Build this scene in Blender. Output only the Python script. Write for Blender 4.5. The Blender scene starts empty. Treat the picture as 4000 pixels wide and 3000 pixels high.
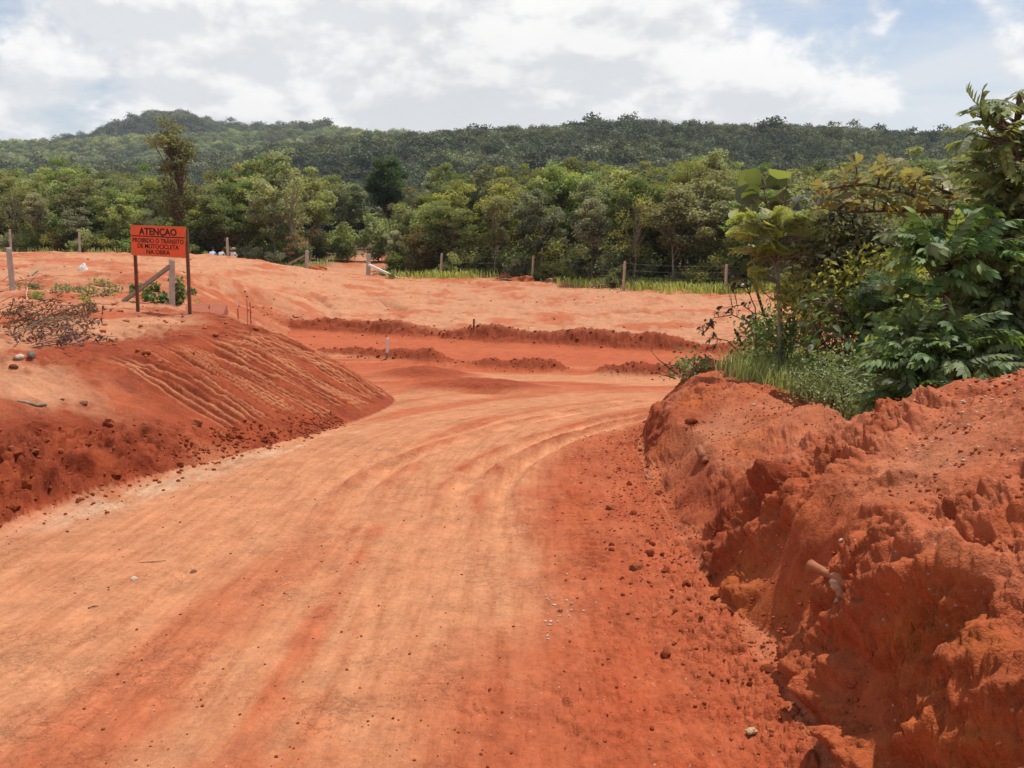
import bpy, bmesh, math, random
import numpy as np
from mathutils import Vector, Matrix, Euler

rad = math.radians
SC = bpy.context.scene
COL = SC.collection

# ------------------------------------------------------------------ camera
F = 3333.0                      # focal length in pixels of the 4000 x 3000 photograph
PITCH = math.atan(620.0 / F)    # the eye level sits 620 px above the middle of the frame
cam_d = bpy.data.cameras.new('camera')
cam_d.sensor_fit = 'HORIZONTAL'
cam_d.sensor_width = 36.0
cam_d.lens = 36.0 * F / 4000.0
cam_d.clip_start = 0.1
cam_d.clip_end = 20000.0
cam = bpy.data.objects.new('camera', cam_d)
COL.objects.link(cam)
cam.location = (0, 0, 0)        # world z = 0 is eye level, the ground lies about 3 m below
cam.rotation_euler = (math.pi / 2 - PITCH, 0, 0)
SC.camera = cam

# ------------------------------------------------------------------ light
SUN_EL, SUN_AZ = rad(69), rad(42)        # azimuth clockwise from +Y (the view direction): high, ahead and to the right
SUN_DIR = Vector((math.sin(SUN_AZ) * math.cos(SUN_EL), math.cos(SUN_AZ) * math.cos(SUN_EL), math.sin(SUN_EL)))
sun_d = bpy.data.lights.new('sun', 'SUN')
sun_d.energy = 4.8
sun_d.angle = rad(0.5)
sun_d.color = (1.0, 0.95, 0.87)
sun = bpy.data.objects.new('sun', sun_d)
COL.objects.link(sun)
sun.location = SUN_DIR * 60
sun.rotation_euler = SUN_DIR.to_track_quat('Z', 'Y').to_euler()

SC.view_settings.view_transform = 'Standard'
SC.view_settings.look = 'None'
SC.view_settings.exposure = 0.0
SC.view_settings.gamma = 1.0
SC.view_settings.use_curve_mapping = False
SC.cycles.max_bounces = 5
SC.cycles.diffuse_bounces = 3
SC.cycles.transparent_max_bounces = 8

class NT:
    """small helper to write node trees"""
    def __init__(s, tree):
        s.t = tree; s.n = tree.nodes; s.l = tree.links
        s.n.clear()
    def new(s, kind, **kw):
        nd = s.n.new(kind)
        ins = kw.pop('ins', {})
        for k, v in kw.items(): setattr(nd, k, v)
        for k, v in ins.items(): s.put(nd.inputs[k], v)
        return nd
    def put(s, sock, v):
        if isinstance(v, bpy.types.NodeSocket): s.l.new(v, sock)
        else:
            if isinstance(v, (tuple, list)) and sock.type == 'RGBA' and len(v) == 3: v = (*v, 1)
            sock.default_value = v
    def math(s, op, a, b=0.0, c=0.0, clamp=False):
        nd = s.n.new('ShaderNodeMath'); nd.operation = op; nd.use_clamp = clamp
        s.put(nd.inputs[0], a); s.put(nd.inputs[1], b); s.put(nd.inputs[2], c)
        return nd.outputs[0]
    def vmath(s, op, a, b=(0, 0, 0), out=0):
        nd = s.n.new('ShaderNodeVectorMath'); nd.operation = op
        s.put(nd.inputs[0], a)
        if op == 'SCALE': s.put(nd.inputs[3], b)
        else: s.put(nd.inputs[1], b)
        return nd.outputs[out]
    def mix(s, f, a, b, blend='MIX'):
        nd = s.n.new('ShaderNodeMix'); nd.data_type = 'RGBA'; nd.blend_type = blend
        s.put(nd.inputs[0], f); s.put(nd.inputs[6], a); s.put(nd.inputs[7], b)
        return nd.outputs[2]
    def noise(s, vec, scale, detail=4, rough=0.5, dist=0.0, lac=2.0):
        nd = s.n.new('ShaderNodeTexNoise')
        s.put(nd.inputs['Vector'], vec)
        for k, v in (('Scale', scale), ('Detail', detail), ('Roughness', rough), ('Distortion', dist), ('Lacunarity', lac)):
            s.put(nd.inputs[k], v)
        return nd.outputs['Fac']
    def ramp(s, f, stops):
        nd = s.n.new('ShaderNodeValToRGB')
        el = nd.color_ramp.elements
        while len(el) < len(stops): el.new(0.5)
        for e, (p, c) in zip(el, stops):
            e.position = p
            e.color = (c, c, c, 1) if isinstance(c, (int, float)) else (*c, 1)
        s.put(nd.inputs[0], f)
        return nd.outputs[0]
    def maprange(s, v, a, b, c=0.0, d=1.0, smooth=False):
        nd = s.n.new('ShaderNodeMapRange')
        if smooth: nd.interpolation_type = 'SMOOTHSTEP'
        for i, x in enumerate((v, a, b, c, d)): s.put(nd.inputs[i], x)
        return nd.outputs[0]

world = bpy.data.worlds.new('World')
SC.world = world
world.use_nodes = True
w = NT(world.node_tree)
sky = w.new('ShaderNodeTexSky', sky_type='NISHITA', sun_disc=False, sun_elevation=SUN_EL, sun_rotation=SUN_AZ,
            air_density=1.0, dust_density=1.6, ozone_density=1.0, altitude=300)
gen = w.new('ShaderNodeTexCoord').outputs['Generated']
dirv = w.vmath('NORMALIZE', gen)
sep = w.new('ShaderNodeSeparateXYZ', ins={0: dirv})
el = w.math('MAXIMUM', sep.outputs[2], 0.0)
# broken cumulus: fractal density over the whole dome, flattened by using more noise per degree of height
sq = w.math('POWER', w.math('ADD', el, 0.02), 0.72)
vec = w.new('ShaderNodeCombineXYZ', ins={0: sep.outputs[0], 1: sep.outputs[1], 2: w.math('MULTIPLY', sq, 1.45)}).outputs[0]
vec = w.new('ShaderNodeVectorRotate', rotation_type='Z_AXIS', ins={'Vector': vec, 'Angle': 0.30}).outputs[0]
vec = w.vmath('ADD', vec, (1.1, 4.2, 2.3))
def dens(v):
    big = w.noise(v, 2.3, 2, 0.5)
    cum = w.noise(v, 6.0, 7, 0.55, 0.1)
    return w.math('ADD', w.math('MULTIPLY', big, 0.50), w.math('MULTIPLY', cum, 0.62))
d0 = dens(vec)
d1 = dens(w.vmath('ADD', vec, (0.008, 0.006, 0.036)))       # a little higher and towards the sun: lit tops, grey bases
# clouds overlap more towards the horizon, the sky opens overhead
thr = w.maprange(el, 0.0, 0.5, 0.428, 0.585)
cover = w.maprange(w.math('SUBTRACT', d0, thr), 0.0, 0.075, 0, 1, True)
lit = w.maprange(w.math('SUBTRACT', d0, d1), -0.04, 0.05, 0, 1, True)
thick = w.maprange(w.math('SUBTRACT', d0, thr), 0.05, 0.28, 1.0, 0.90)
cloudc = w.mix(lit, (0.80, 0.815, 0.84), (1.08, 1.07, 1.05))
cloudc = w.mix(1.0, cloudc, w.new('ShaderNodeCombineColor', ins={0: thick, 1: thick, 2: thick}).outputs[0], 'MULTIPLY')
# thin high veil, streaked sideways
vv = w.vmath('MULTIPLY', vec, (1.0, 1.0, 3.2))
veil = w.math('MULTIPLY', w.maprange(w.noise(vv, 2.2, 5, 0.6, 0.4), 0.36, 0.66, 0.12, 0.88, True), w.maprange(el, 0.05, 0.5, 1.0, 0.55))
lowhaze = w.maprange(el, 0.0, 0.12, 0.80, 0.0)
skyc = w.mix(1.0, sky.outputs[0], (0.125, 0.125, 0.125), 'MULTIPLY')
skyc = w.mix(veil, skyc, (0.84, 0.86, 0.89))
skyc = w.mix(lowhaze, skyc, (0.80, 0.86, 0.92))
full = w.mix(cover, skyc, cloudc)
bg = w.new('ShaderNodeBackground', ins={'Color': full, 'Strength': 1.0})
w.l.new(bg.outputs[0], w.new('ShaderNodeOutputWorld').inputs[0])

# ------------------------------------------------------------------ pixel <-> world
CP, SP = math.cos(PITCH), math.sin(PITCH)
def ray(px, py):
    x = (px - 2000.0) / F; v = (1500.0 - py) / F
    return Vector((x, CP + v * SP, -SP + v * CP))
def W(px, py, d):
    """the point at forward distance d (m) that the photograph shows at px, py"""
    r = ray(px, py)
    return r * (d / r.y)

# ------------------------------------------------------------------ numpy noise
def _h(ix, iy, iz, seed):
    h = (ix.astype(np.uint32) * np.uint32(374761393) + iy.astype(np.uint32) * np.uint32(668265263)
         + iz.astype(np.uint32) * np.uint32(2246822519) + np.uint32(seed * 3266489917 & 0xffffffff))
    h ^= h >> np.uint32(15); h *= np.uint32(2246822519); h ^= h >> np.uint32(13); h *= np.uint32(3266489917); h ^= h >> np.uint32(16)
    return h.astype(np.float32) * np.float32(1 / 4294967295.0)
def vnoise(x, y, z=None, seed=0):
    """value noise in -1..1"""
    x = np.asarray(x, np.float32); y = np.asarray(y, np.float32)
    x, y = np.broadcast_arrays(x, y)
    fx = np.floor(x); fy = np.floor(y)
    ix = fx.astype(np.int64); iy = fy.astype(np.int64)
    u = x - fx; v = y - fy
    u = u * u * u * (u * (u * 6 - 15) + 10); v = v * v * v * (v * (v * 6 - 15) + 10)
    def plane(iz):
        a = _h(ix, iy, iz, seed); b = _h(ix + 1, iy, iz, seed); c = _h(ix, iy + 1, iz, seed); d = _h(ix + 1, iy + 1, iz, seed)
        return (a + (b - a) * u) * (1 - v) + (c + (d - c) * u) * v
    if z is None:
        return plane(np.zeros_like(ix)) * 2 - 1
    z = np.broadcast_to(np.asarray(z, np.float32), x.shape)
    fz = np.floor(z); iz = fz.astype(np.int64); t = z - fz; t = t * t * (3 - 2 * t)
    p = plane(iz); q = plane(iz + 1)
    return (p + (q - p) * t) * 2 - 1
def fbm(x, y, z=None, octaves=4, gain=0.5, seed=0):
    s = 0; a = 1.0; k = 1.0; n = 0
    for o in range(octaves):
        s = s + a * vnoise(np.asarray(x) * k + 17.3 * o, np.asarray(y) * k - 9.1 * o, None if z is None else np.asarray(z) * k + 3.7 * o, seed + o * 7)
        n += a; a *= gain; k *= 2.03
    return s / n
def worley(x, y, seed=0):
    """distance to the nearest and second nearest jittered cell point, and that cell's random"""
    x = np.asarray(x, np.float32); y = np.asarray(y, np.float32)
    ix = np.floor(x).astype(np.int64); iy = np.floor(y).astype(np.int64)
    f1 = np.full(x.shape, 9.0, np.float32); f2 = f1.copy(); rid = np.zeros(x.shape, np.float32)
    for dx in (-1, 0, 1):
        for dy in (-1, 0, 1):
            cx = ix + dx; cy = iy + dy; zz = np.zeros_like(cx)
            jx = cx + _h(cx, cy, zz, seed); jy = cy + _h(cx, cy, zz + 1, seed)
            d = np.sqrt((x - jx) ** 2 + (y - jy) ** 2); r = _h(cx, cy, zz + 2, seed)
            near = d < f1
            f2 = np.where(near, f1, np.minimum(f2, d)); rid = np.where(near, r, rid); f1 = np.where(near, d, f1)
    return f1, f2, rid
def facets(x, y, seed=0):
    """broken planes: every cell is a tilted flat face that sinks into a crack at its edge"""
    x = np.asarray(x, np.float32); y = np.asarray(y, np.float32)
    ix = np.floor(x).astype(np.int64); iy = np.floor(y).astype(np.int64)
    f1 = np.full(x.shape, 9.0, np.float32); f2 = f1.copy(); out = np.zeros(x.shape, np.float32)
    for dx in (-1, 0, 1):
        for dy in (-1, 0, 1):
            cx = ix + dx; cy = iy + dy; zz = np.zeros_like(cx)
            ox = x - (cx + _h(cx, cy, zz, seed)); oy = y - (cy + _h(cx, cy, zz + 1, seed))
            d = np.sqrt(ox * ox + oy * oy)
            v = (_h(cx, cy, zz + 2, seed) - .5) * 2 * ox + (_h(cx, cy, zz + 3, seed) - .5) * 2 * oy + (_h(cx, cy, zz + 4, seed) - .35) * .8
            near = d < f1
            f2 = np.where(near, f1, np.minimum(f2, d)); out = np.where(near, v, out); f1 = np.where(near, d, f1)
    k = np.clip((f2 - f1) / 0.20, 0, 1)
    return (out + 0.25) * k * (2 - k) - 0.25
def sstep(a, b, x):
    t = np.clip((x - a) / (b - a), 0, 1)
    return t * t * (3 - 2 * t)
def bump(x, c, wd):
    return np.exp(-((x - c) / wd) ** 2)

ACTIVE = [None]                 # grid mask: noise is worked out only where it is used
def masked(fn):
    def run(*args, **kw):
        m = ACTIVE[0]
        if m is None or not any(getattr(q, 'shape', None) == m.shape for q in args): return fn(*args, **kw)
        r = fn(*[q[m] if getattr(q, 'shape', None) == m.shape else q for q in args], **kw)
        def back(v):
            o = np.zeros(m.shape, np.float32); o[m] = v; return o
        return tuple(back(v) for v in r) if isinstance(r, tuple) else back(r)
    return run
vnoise, fbm, worley, facets = masked(vnoise), masked(fbm), masked(worley), masked(facets)

def seg_dist(X, Y, pts):
    """distance to a polyline and the arc length of the nearest point on it"""
    best = np.full(X.shape, 1e9, np.float32); arc = np.zeros(X.shape, np.float32); s0 = 0.0
    for (ax, ay), (bx, by) in zip(pts[:-1], pts[1:]):
        vx, vy = bx - ax, by - ay
        L = math.hypot(vx, vy)
        t = np.clip(((X - ax) * vx + (Y - ay) * vy) / (L * L), 0, 1)
        d = np.hypot(X - (ax + vx * t), Y - (ay + vy * t)).astype(np.float32)
        m = d < best
        best = np.where(m, d, best); arc = np.where(m, s0 + t * L, arc)
        s0 += L
    return best, arc
def inside(X, Y, poly):
    c = np.zeros(X.shape, bool)
    n = len(poly)
    for i in range(n):
        ax, ay = poly[i]; bx, by = poly[(i + 1) % n]
        if ay == by: continue
        m = ((ay > Y) != (by > Y)) & (X < (bx - ax) * (Y - ay) / (by - ay) + ax)
        c ^= m
    return c
def smooth_line(pts, n=3):
    p = np.array(pts, float)
    for _ in range(n):
        q = np.empty((len(p) * 2, 2)); q[0] = p[0]; q[-1] = p[-1]
        a = p[:-1]; b = p[1:]
        q[1:-1:2] = a * 0.75 + b * 0.25; q[2:-1:2] = a * 0.25 + b * 0.75
        p = q
    return [tuple(v) for v in p]

# ------------------------------------------------------------------ the lie of the land
ROAD_Y = [-400, -20, 0, 4.6, 7, 10, 14, 20, 24, 28, 36, 60, 400]
ROAD_D = [2.3, 2.3, 2.5, 2.92, 3.1, 3.3, 3.55, 4.1, 4.42, 4.6, 4.7, 4.72, 4.72]
TOE = smooth_line([(-9, -60), (-8.4, -10), (-6.9, 2), (-6.0, 6), (-5.45, 8.9), (-4.6, 11.5), (-3.6, 14.2), (-3.0, 16.6), (-2.7, 18.8), (-2.85, 20.6),
                   (-3.7, 22.2), (-5.6, 24.6), (-8.2, 29), (-9.4, 34), (-10.0, 38.6)], 2)
FAR_EDGE = smooth_line([(-10.0, 38.9), (-6, 36.7), (-2.1, 34.7), (2.5, 32.9), (6.8, 31.0), (13, 28.8), (25, 27), (120, 27)], 2)
UPPER = TOE + FAR_EDGE + [(500, 27), (500, 900), (-900, 900), (-900, -60)]
BANK = smooth_line([(1.5, -60), (1.55, -10), (1.6, 3), (1.63, 5), (1.65, 7), (1.74, 9), (1.8, 11), (1.93, 12.8), (2.22, 14.3), (2.7, 15.5), (3.8, 16.9),
                    (6, 18.2), (10, 19.6), (18, 21), (40, 22), (120, 22)], 2)
KNOLL = BANK + [(500, 22), (500, -60)]
CREST_Y = [-60, 0, 4, 6, 7, 8, 9, 10, 11.5, 13.5, 15.5, 18, 40]
CREST_D = [1.2, 0.85, 0.80, 0.88, 1.08, 1.58, 2.22, 2.30, 2.34, 2.46, 2.58, 2.6, 2.6]
CREST_OFF_Y = [0, 6, 9, 11.5, 13.5, 15.5, 20]
CREST_OFF = [2.8, 2.55, 2.35, 1.9, 1.05, 0.6, 0.6]

LP = [(0, 1374, 13.5), (370, 1338, 14.9), (560, 1290, 17), (730, 1245, 19.6), (1012, 1222, 22), (515, 1217, 22), (722, 1233, 21), (100, 1250, 17), (90, 1137, 31), (-400, 1137, 30),
      (-300, 1400, 12.5), (-900, 1500, 11), (671, 1189, 30), (750, 1180, 31.5), (880, 1176, 31.5), (830, 1178, 31), (927, 1219, 23), (800, 1214, 27), (850, 1200, 29), (320, 1058, 42), (150, 1075, 40), (600, 1006, 55), (0, 985, 62), (312, 990, 65), (500, 988, 65),
      (900, 1002, 60), (830, 996, 60), (830, 1020, 65), (900, 1024, 65), (1000, 1018, 58), (1090, 1045, 57), (1198, 1052, 65), (1150, 1110, 50), (1320, 1056, 68), (1420, 1026, 77), (1490, 1000, 88), (1540, 982, 97), (1440, 1079, 64),
      (700, 1075, 44), (900, 1085, 42), (1000, 1110, 40), (820, 1150, 35), (1000, 1180, 34), (1080, 1190, 36), (1200, 1215, 41), (1330, 1200, 46), (1250, 1262, 39.5),
      (1725, 1078, 63), (2073, 1090, 62), (2438, 1129, 54), (2838, 1137, 52), (3276, 1140, 50), (2000, 1190, 48), (1600, 1160, 52), (1600, 1250, 41.5), (2000, 1290, 39), (2500, 1250, 41.5), (2400, 1180, 47), (2838, 1200, 45),
      (2740, 1340, 34.5), (3600, 1150, 50), (4200, 1160, 50)]
_c = [W(*p) for p in LP]
_ex = [(-200, 100, -2.2), (-100, 60, -2.0), (-60, 120, -2.4), (0, 120, -3.0), (60, 120, -3.2), (150, 100, -3.4), (100, 50, -3.8), (200, 250, -3), (-200, 250, -2.5), (0, 250, -3), (-40, 10, -1.9), (-80, -10, -1.9),
       (-20, 5, -1.8), (-14, 8, -1.85), (-12, -10, -1.8), (30, 30, -4.6), (80, 30, -4.6), (-50, 25, -2.1)]
CX = np.array([v.x for v in _c] + [e[0] for e in _ex]); CY = np.array([v.y for v in _c] + [e[1] for e in _ex]); CZ = np.array([v.z for v in _c] + [e[2] for e in _ex])
def _phi(r2): return 0.5 * r2 * np.log(np.maximum(r2, 1e-9))
_n = len(CX)
_A = np.zeros((_n + 3, _n + 3))
_A[:_n, :_n] = _phi((CX[:, None] - CX) ** 2 + (CY[:, None] - CY) ** 2) + np.eye(_n) * 2.0
_A[:_n, _n] = 1; _A[:_n, _n + 1] = CX; _A[:_n, _n + 2] = CY
_A[_n:, :_n] = _A[:_n, _n:].T
_wt = np.linalg.solve(_A, np.concatenate([CZ, [0, 0, 0]]))
def upper_z(X, Y):
    Xc = np.clip(X, -220, 220); Yc = np.clip(Y, -15, 260)
    z = _wt[_n] + _wt[_n + 1] * Xc + _wt[_n + 2] * Yc
    for i in range(_n):
        z = z + _wt[i] * _phi((Xc - CX[i]) ** 2 + (Yc - CY[i]) ** 2)
    return z

NEAR_ROW = smooth_line([(-8.3, 30.5), (-6.2, 30.6), (-4.2, 29.6), (-1.6, 28.2), (0.6, 27.1), (1.3, 26.8)], 2)
NEAR_ROW2 = smooth_line([(3.0, 25.9), (4.2, 25.4), (6.5, 24.6), (12, 23.8)], 2)
FAR_ROW = smooth_line([(-11.2, 39.4), (-6, 37.2), (-2.1, 35.2), (2.5, 33.4), (6.8, 31.5), (13, 29.3), (25, 27.5), (60, 27.4)], 2)

def land(X, Y, fields=False):
    """large shapes of the ground; also the zone fields used for detail and colour"""
    X = np.asarray(X, np.float32); Y = np.asarray(Y, np.float32)
    R = -np.interp(Y, ROAD_Y, ROAD_D).astype(np.float32)
    # left cut slope and everything beyond the junction
    dT, arcT = seg_dist(X, Y, TOE)
    dF, _ = seg_dist(X, Y, FAR_EDGE)
    inU = inside(X, Y, UPPER)
    L = upper_z(X, Y)
    dU = np.where(inU, np.minimum(dT, dF), -np.minimum(dT, dF))
    wob = 0.18 * vnoise(arcT * 0.55, Y * 0 + 3, seed=5) + 0.13 * vnoise(arcT * 1.7, Y * 0 + 9, seed=6)
    dTs = np.where(inU, dT, -dT) + wob * sstep(0, 1, dT)
    rise = np.maximum(L - R, 0)
    slope = np.maximum(dTs, 0) * 0.60
    far_lim = np.maximum(dF * 0.5, 0)
    k = 0.12
    lim = np.minimum(slope, far_lim)
    up = -k * np.log(np.exp(-np.minimum(lim, 30) / k) + np.exp(-np.minimum(rise, 30) / k))
    up = np.clip(up, 0, None)
    z = R + np.where(inU, up, 0)
    # the right-hand bank with the spoil pile on it
    dB, arcB = seg_dist(X, Y, BANK)
    inK = inside(X, Y, KNOLL)
    dK = np.where(inK, dB, -dB)
    wb = 0.22 * fbm(arcB * 0.9, dB * 0.35, octaves=3, seed=21) + 0.10 * fbm(arcB * 2.6, dB * 0.8, octaves=2, seed=22)
    dKs = dK + wb * sstep(-0.1, 0.5, dK)
    nearbank = sstep(24, 16, Y) * sstep(16, 9, X)
    crest = -np.interp(Y, CREST_Y, CREST_D).astype(np.float32)
    off = np.interp(Y, CREST_OFF_Y, CREST_OFF).astype(np.float32)
    top = -2.52 + 0.03 * np.clip(X - 4, 0, 12) - 0.05 * np.clip(Y - 16, 0, 8)
    crest = np.where(nearbank > 0, top + (crest - top) * nearbank, top)
    t = np.clip(dKs / off, 0, 4)
    gentle = sstep(10.5, 8.0, Y)
    f1_ = 0.60 * sstep(0.0, 0.30, t) + 0.40 * sstep(0.15, 1.05, t)
    f2_ = 0.22 * sstep(0.0, 0.22, t) + 0.78 * np.clip(t, 0, 1) ** 1.05
    face = f1_ + (f2_ - f1_) * gentle * 0.30
    # foot of loose soil in front of the cut
    back = crest - np.maximum(t - 1, 0) * off * 0.55
    zb = np.where(t < 1, R + (crest - R) * face, np.maximum(back, top))
    z = np.where(inK, zb, z)
    foot = (0.10 + 0.07 * vnoise(arcB * 0.9, arcB * 0, seed=23)) * sstep(-0.45 - 0.3 * vnoise(arcB * 0.6, arcB * 0 + 4, seed=24), 0.15, dK + 0.6 * wb) * sstep(20, 16, Y)
    z = np.where(inK, np.maximum(z, R + foot), R + np.maximum(z - R, foot))
    # windrows left by the grader
    dN, aN = seg_dist(X, Y, NEAR_ROW)
    dN2, aN2 = seg_dist(X, Y, NEAR_ROW2)
    dR, aR = seg_dist(X, Y, FAR_ROW)
    hn = 0.27 + 0.16 * vnoise(aN * 0.7, aN * 0, seed=31)
    hr = 0.40 + 0.15 * vnoise(aR * 0.45, aR * 0, seed=32)
    wr = np.maximum(hn * np.exp(-(dN / 0.42) ** 2), (hn - 0.04) * np.exp(-(dN2 / 0.5) ** 2) * (0.75 + 0.45 * vnoise(aN2 * 1.1, aN2 * 0, seed=35)))
    wr = np.maximum(wr, hr * np.exp(-(dR / 0.55) ** 2))
    z = z + wr
    # low spoil heaps beside the nose of the slope, with scraped hollows
    heap = 0.30 * np.exp(-(((X + 0.9) / 1.6) ** 2 + ((Y - 22.6) / 1.0) ** 2)) + 0.30 * np.exp(-(((X + 2.6) / 1.3) ** 2 + ((Y - 25.2) / 1.0) ** 2))
    heap = heap - 0.26 * np.exp(-(((X + 1.5) / 1.1) ** 2 + ((Y - 23.75 - 0.1 * X) / 0.32) ** 2)) - 0.18 * np.exp(-(((X + 0.55) / 0.8) ** 2 + ((Y - 21.5) / 0.25) ** 2))
    z = z + heap * (~inU)
    # pile of loose clods along the left toe
    dTo = np.where(inU, dT, -dT)
    pile = 0.24 * bump(dTo, 0.55, 0.60) * sstep(4, 6.5, Y) * sstep(14.2, 10.0, Y)
    z = z + pile * (0.75 + 0.5 * fbm(X * 0.9, Y * 0.9, octaves=3, seed=41))
    if not fields: return z
    return z, dict(dU=dU, dT=dTo, dTs=dTs, arcT=arcT, inU=inU, dF=dF, dK=dK, dKs=dKs, t=t, off=off, inK=inK, arcB=arcB, wr=wr, dR=dR, dN=dN, dN2=dN2, heap=np.abs(heap), pile=pile,
                   sl=sstep(0.02, 0.2, up) * sstep(-0.02, 0.16, rise - up) * inU, rise=rise, up=up, L=L)

def land1(x, y):
    return float(land(np.array([x]), np.array([y]))[0])
def G(px, py, dmin=3.0, dmax=130.0):
    """the point of the ground seen at that pixel"""
    r = ray(px, py); r = r / r.y
    ds = np.concatenate([np.arange(dmin, 30, 0.05), np.arange(30, dmax, 0.25)])
    z = land(r.x * ds, ds)
    hit = np.nonzero(z >= r.z * ds)[0]
    i = hit[0] if len(hit) else len(ds) - 1
    d = ds[i]
    return Vector((r.x * d, d, float(z[i])))

# ------------------------------------------------------------------ ground sheet
def mesh_from(name, V, Fc, mats=(), smooth=True):
    me = bpy.data.meshes.new(name)
    V = np.asarray(V, np.float32).reshape(-1, 3); Fc = np.asarray(Fc, np.int32)
    n, k = Fc.shape
    me.vertices.add(len(V)); me.vertices.foreach_set('co', V.ravel())
    me.loops.add(n * k); me.loops.foreach_set('vertex_index', Fc.ravel())
    me.polygons.add(n)
    me.polygons.foreach_set('loop_start', np.arange(0, n * k, k, dtype=np.int32))
    me.polygons.foreach_set('use_smooth', np.full(n, smooth))
    me.update(calc_edges=True)
    for m in mats: me.materials.append(m)
    return me
def put_color(me, name, C):
    at = me.color_attributes.new(name, 'FLOAT_COLOR', 'POINT')
    C = np.asarray(C, np.float32)
    if C.shape[1] == 3: C = np.concatenate([C, np.ones((len(C), 1), np.float32)], 1)
    at.data.foreach_set('color', C.ravel())
def tag(o, label=None, cat=None, group=None, kind=None):
    for k, v in (('label', label), ('category', cat), ('group', group), ('kind', kind)):
        if v is not None: o[k] = v
    return o
def link(name, me, parent=None):
    o = bpy.data.objects.new(name, me)
    COL.objects.link(o)
    if parent is not None: o.parent = parent
    return o

az = np.concatenate([np.arange(-180, -50, 6.0), np.arange(-50, -33, 0.5), np.arange(-33, 4, 0.10), np.arange(4, 34, 0.052), np.arange(34, 50, 0.4), np.arange(50, 180.1, 6.0)])
az[-1] = 180.0
rr = [0.6, 1.2, 1.8, 2.4, 2.9]
while rr[-1] < 75:
    r = rr[-1]
    if r < 12: d = max(0.021, r * r / 1700)
    elif r < 24.5: d = 0.038
    elif r < 29.5: d = 0.15
    elif r < 39.5: d = 0.085
    elif r < 52: d = 0.2
    else: d = 0.36
    rr.append(r + d)
while rr[-1] < 9000: rr.append(rr[-1] * 1.12 + 0.6)
rr = np.array(rr)
NA, NR = len(az), len(rr)
A, RRg = np.meshgrid(np.radians(az), rr, indexing='xy')
GX = (np.sin(A) * RRg).astype(np.float32); GY = (np.cos(A) * RRg).astype(np.float32)
GZ, FL = land(GX, GY, True)
dK, t, inK, inU, dT, arcT, arcB, wr, pile = (FL[k] for k in ('dK', 't', 'inK', 'inU', 'dT', 'arcT', 'arcB', 'wr', 'pile'))
RAD = RRg
nearm = sstep(95, 60, RAD)
ACTIVE[0] = (RAD < 82) & (np.abs(A) < rad(52))
# vertical details -------------------------------------------------
# teeth marks raked down the left slope
sl = FL['sl'] * sstep(12.2, 14.2, GY) * sstep(27, 23, GY) * sstep(7, 4.5, dT)
along = dT                                   # distance up the slope
vt = arcT + 0.10 * vnoise(along * 0.6, arcT * 0.25, seed=51) + 0.10 * along
rng = np.random.default_rng(7)
teeth = np.zeros_like(GX); pale_teeth = np.zeros_like(GX); deep_teeth = np.zeros_like(GX)
s_lo, s_hi = float(np.min(arcT[(FL['sl'] > .5) & (GY > 12.2)])), float(np.max(arcT[(FL['sl'] > .5) & (GY < 24)]))
c = s_lo + 1.6
while c < s_hi + 1:
    nteeth = int(rng.integers(3, 8)); sp = rng.uniform(0.13, 0.20)
    a0, a1 = rng.uniform(-0.3, 0.45), rng.uniform(2.6, 4.9)
    amp = rng.uniform(0.6, 1.25)
    for k in range(nteeth):
        cc = c + k * sp
        m = sstep(a0 - .1, a0 + .4, along) * sstep(a1 + .3, a1 - .4, along) * np.clip(0.9 + 0.45 * vnoise(along * 1.6, along * 0 + cc * 7, seed=52), 0, 1)
        q = bump(vt, cc, sp * 0.27)
        teeth += 0.056 * amp * m * q - 0.062 * amp * m * bump(vt, cc + sp * 0.5, sp * 0.25)
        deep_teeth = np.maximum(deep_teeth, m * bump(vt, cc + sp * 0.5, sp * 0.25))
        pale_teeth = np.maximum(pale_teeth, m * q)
    c += nteeth * sp + rng.uniform(0.04, 0.34)
gul = np.zeros_like(GX)
for cc, wdt, dep, a0, a1 in ((s_lo + 3.2, 0.16, 0.13, 1.4, 4.2), (s_lo + 4.9, 0.20, 0.18, 1.2, 3.6), (s_lo + 6.4, 0.15, 0.12, 1.8, 4.0), (s_lo + 8.2, 0.17, 0.13, 1.0, 3.4)):
    gul += dep * bump(vt, cc, wdt) * sstep(a0, a0 + .5, along) * sstep(a1, a1 - .8, along)
GZ = GZ + sl * (teeth - gul)
# wheel ruts: they follow the bend at fixed distances from the bank
e = -dK + 0.05 * vnoise(arcB * 0.22, arcB * 0, seed=61)
er = e - np.interp(GY, [6, 9, 10.5, 12, 13.5, 15, 17], [0.0, 0.35, 0.40, 0.15, -0.30, -0.75, -1.0]).astype(np.float32)
onroad = (~inK) & (~inU)
yfade = sstep(7.2, 11.5, GY) * sstep(26, 19, GY)
rut = np.zeros_like(GX); rutc = np.zeros_like(GX)
for ce, wdt, dep in ((1.52, .11, .065), (2.06, .11, .055), (3.3, .13, .03), (3.8, .12, .025)):
    rut -= dep * bump(er, ce, wdt); rut += dep * 0.8 * (bump(er, ce + wdt * 1.9, wdt * .6) + bump(er, ce - wdt * 1.9, wdt * .6)) * (0.6 + 0.6 * fbm(GX * 7, GY * 7, octaves=2, seed=62))
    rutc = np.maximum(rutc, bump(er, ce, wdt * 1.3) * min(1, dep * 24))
GZ = GZ + rut * yfade * onroad
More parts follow.
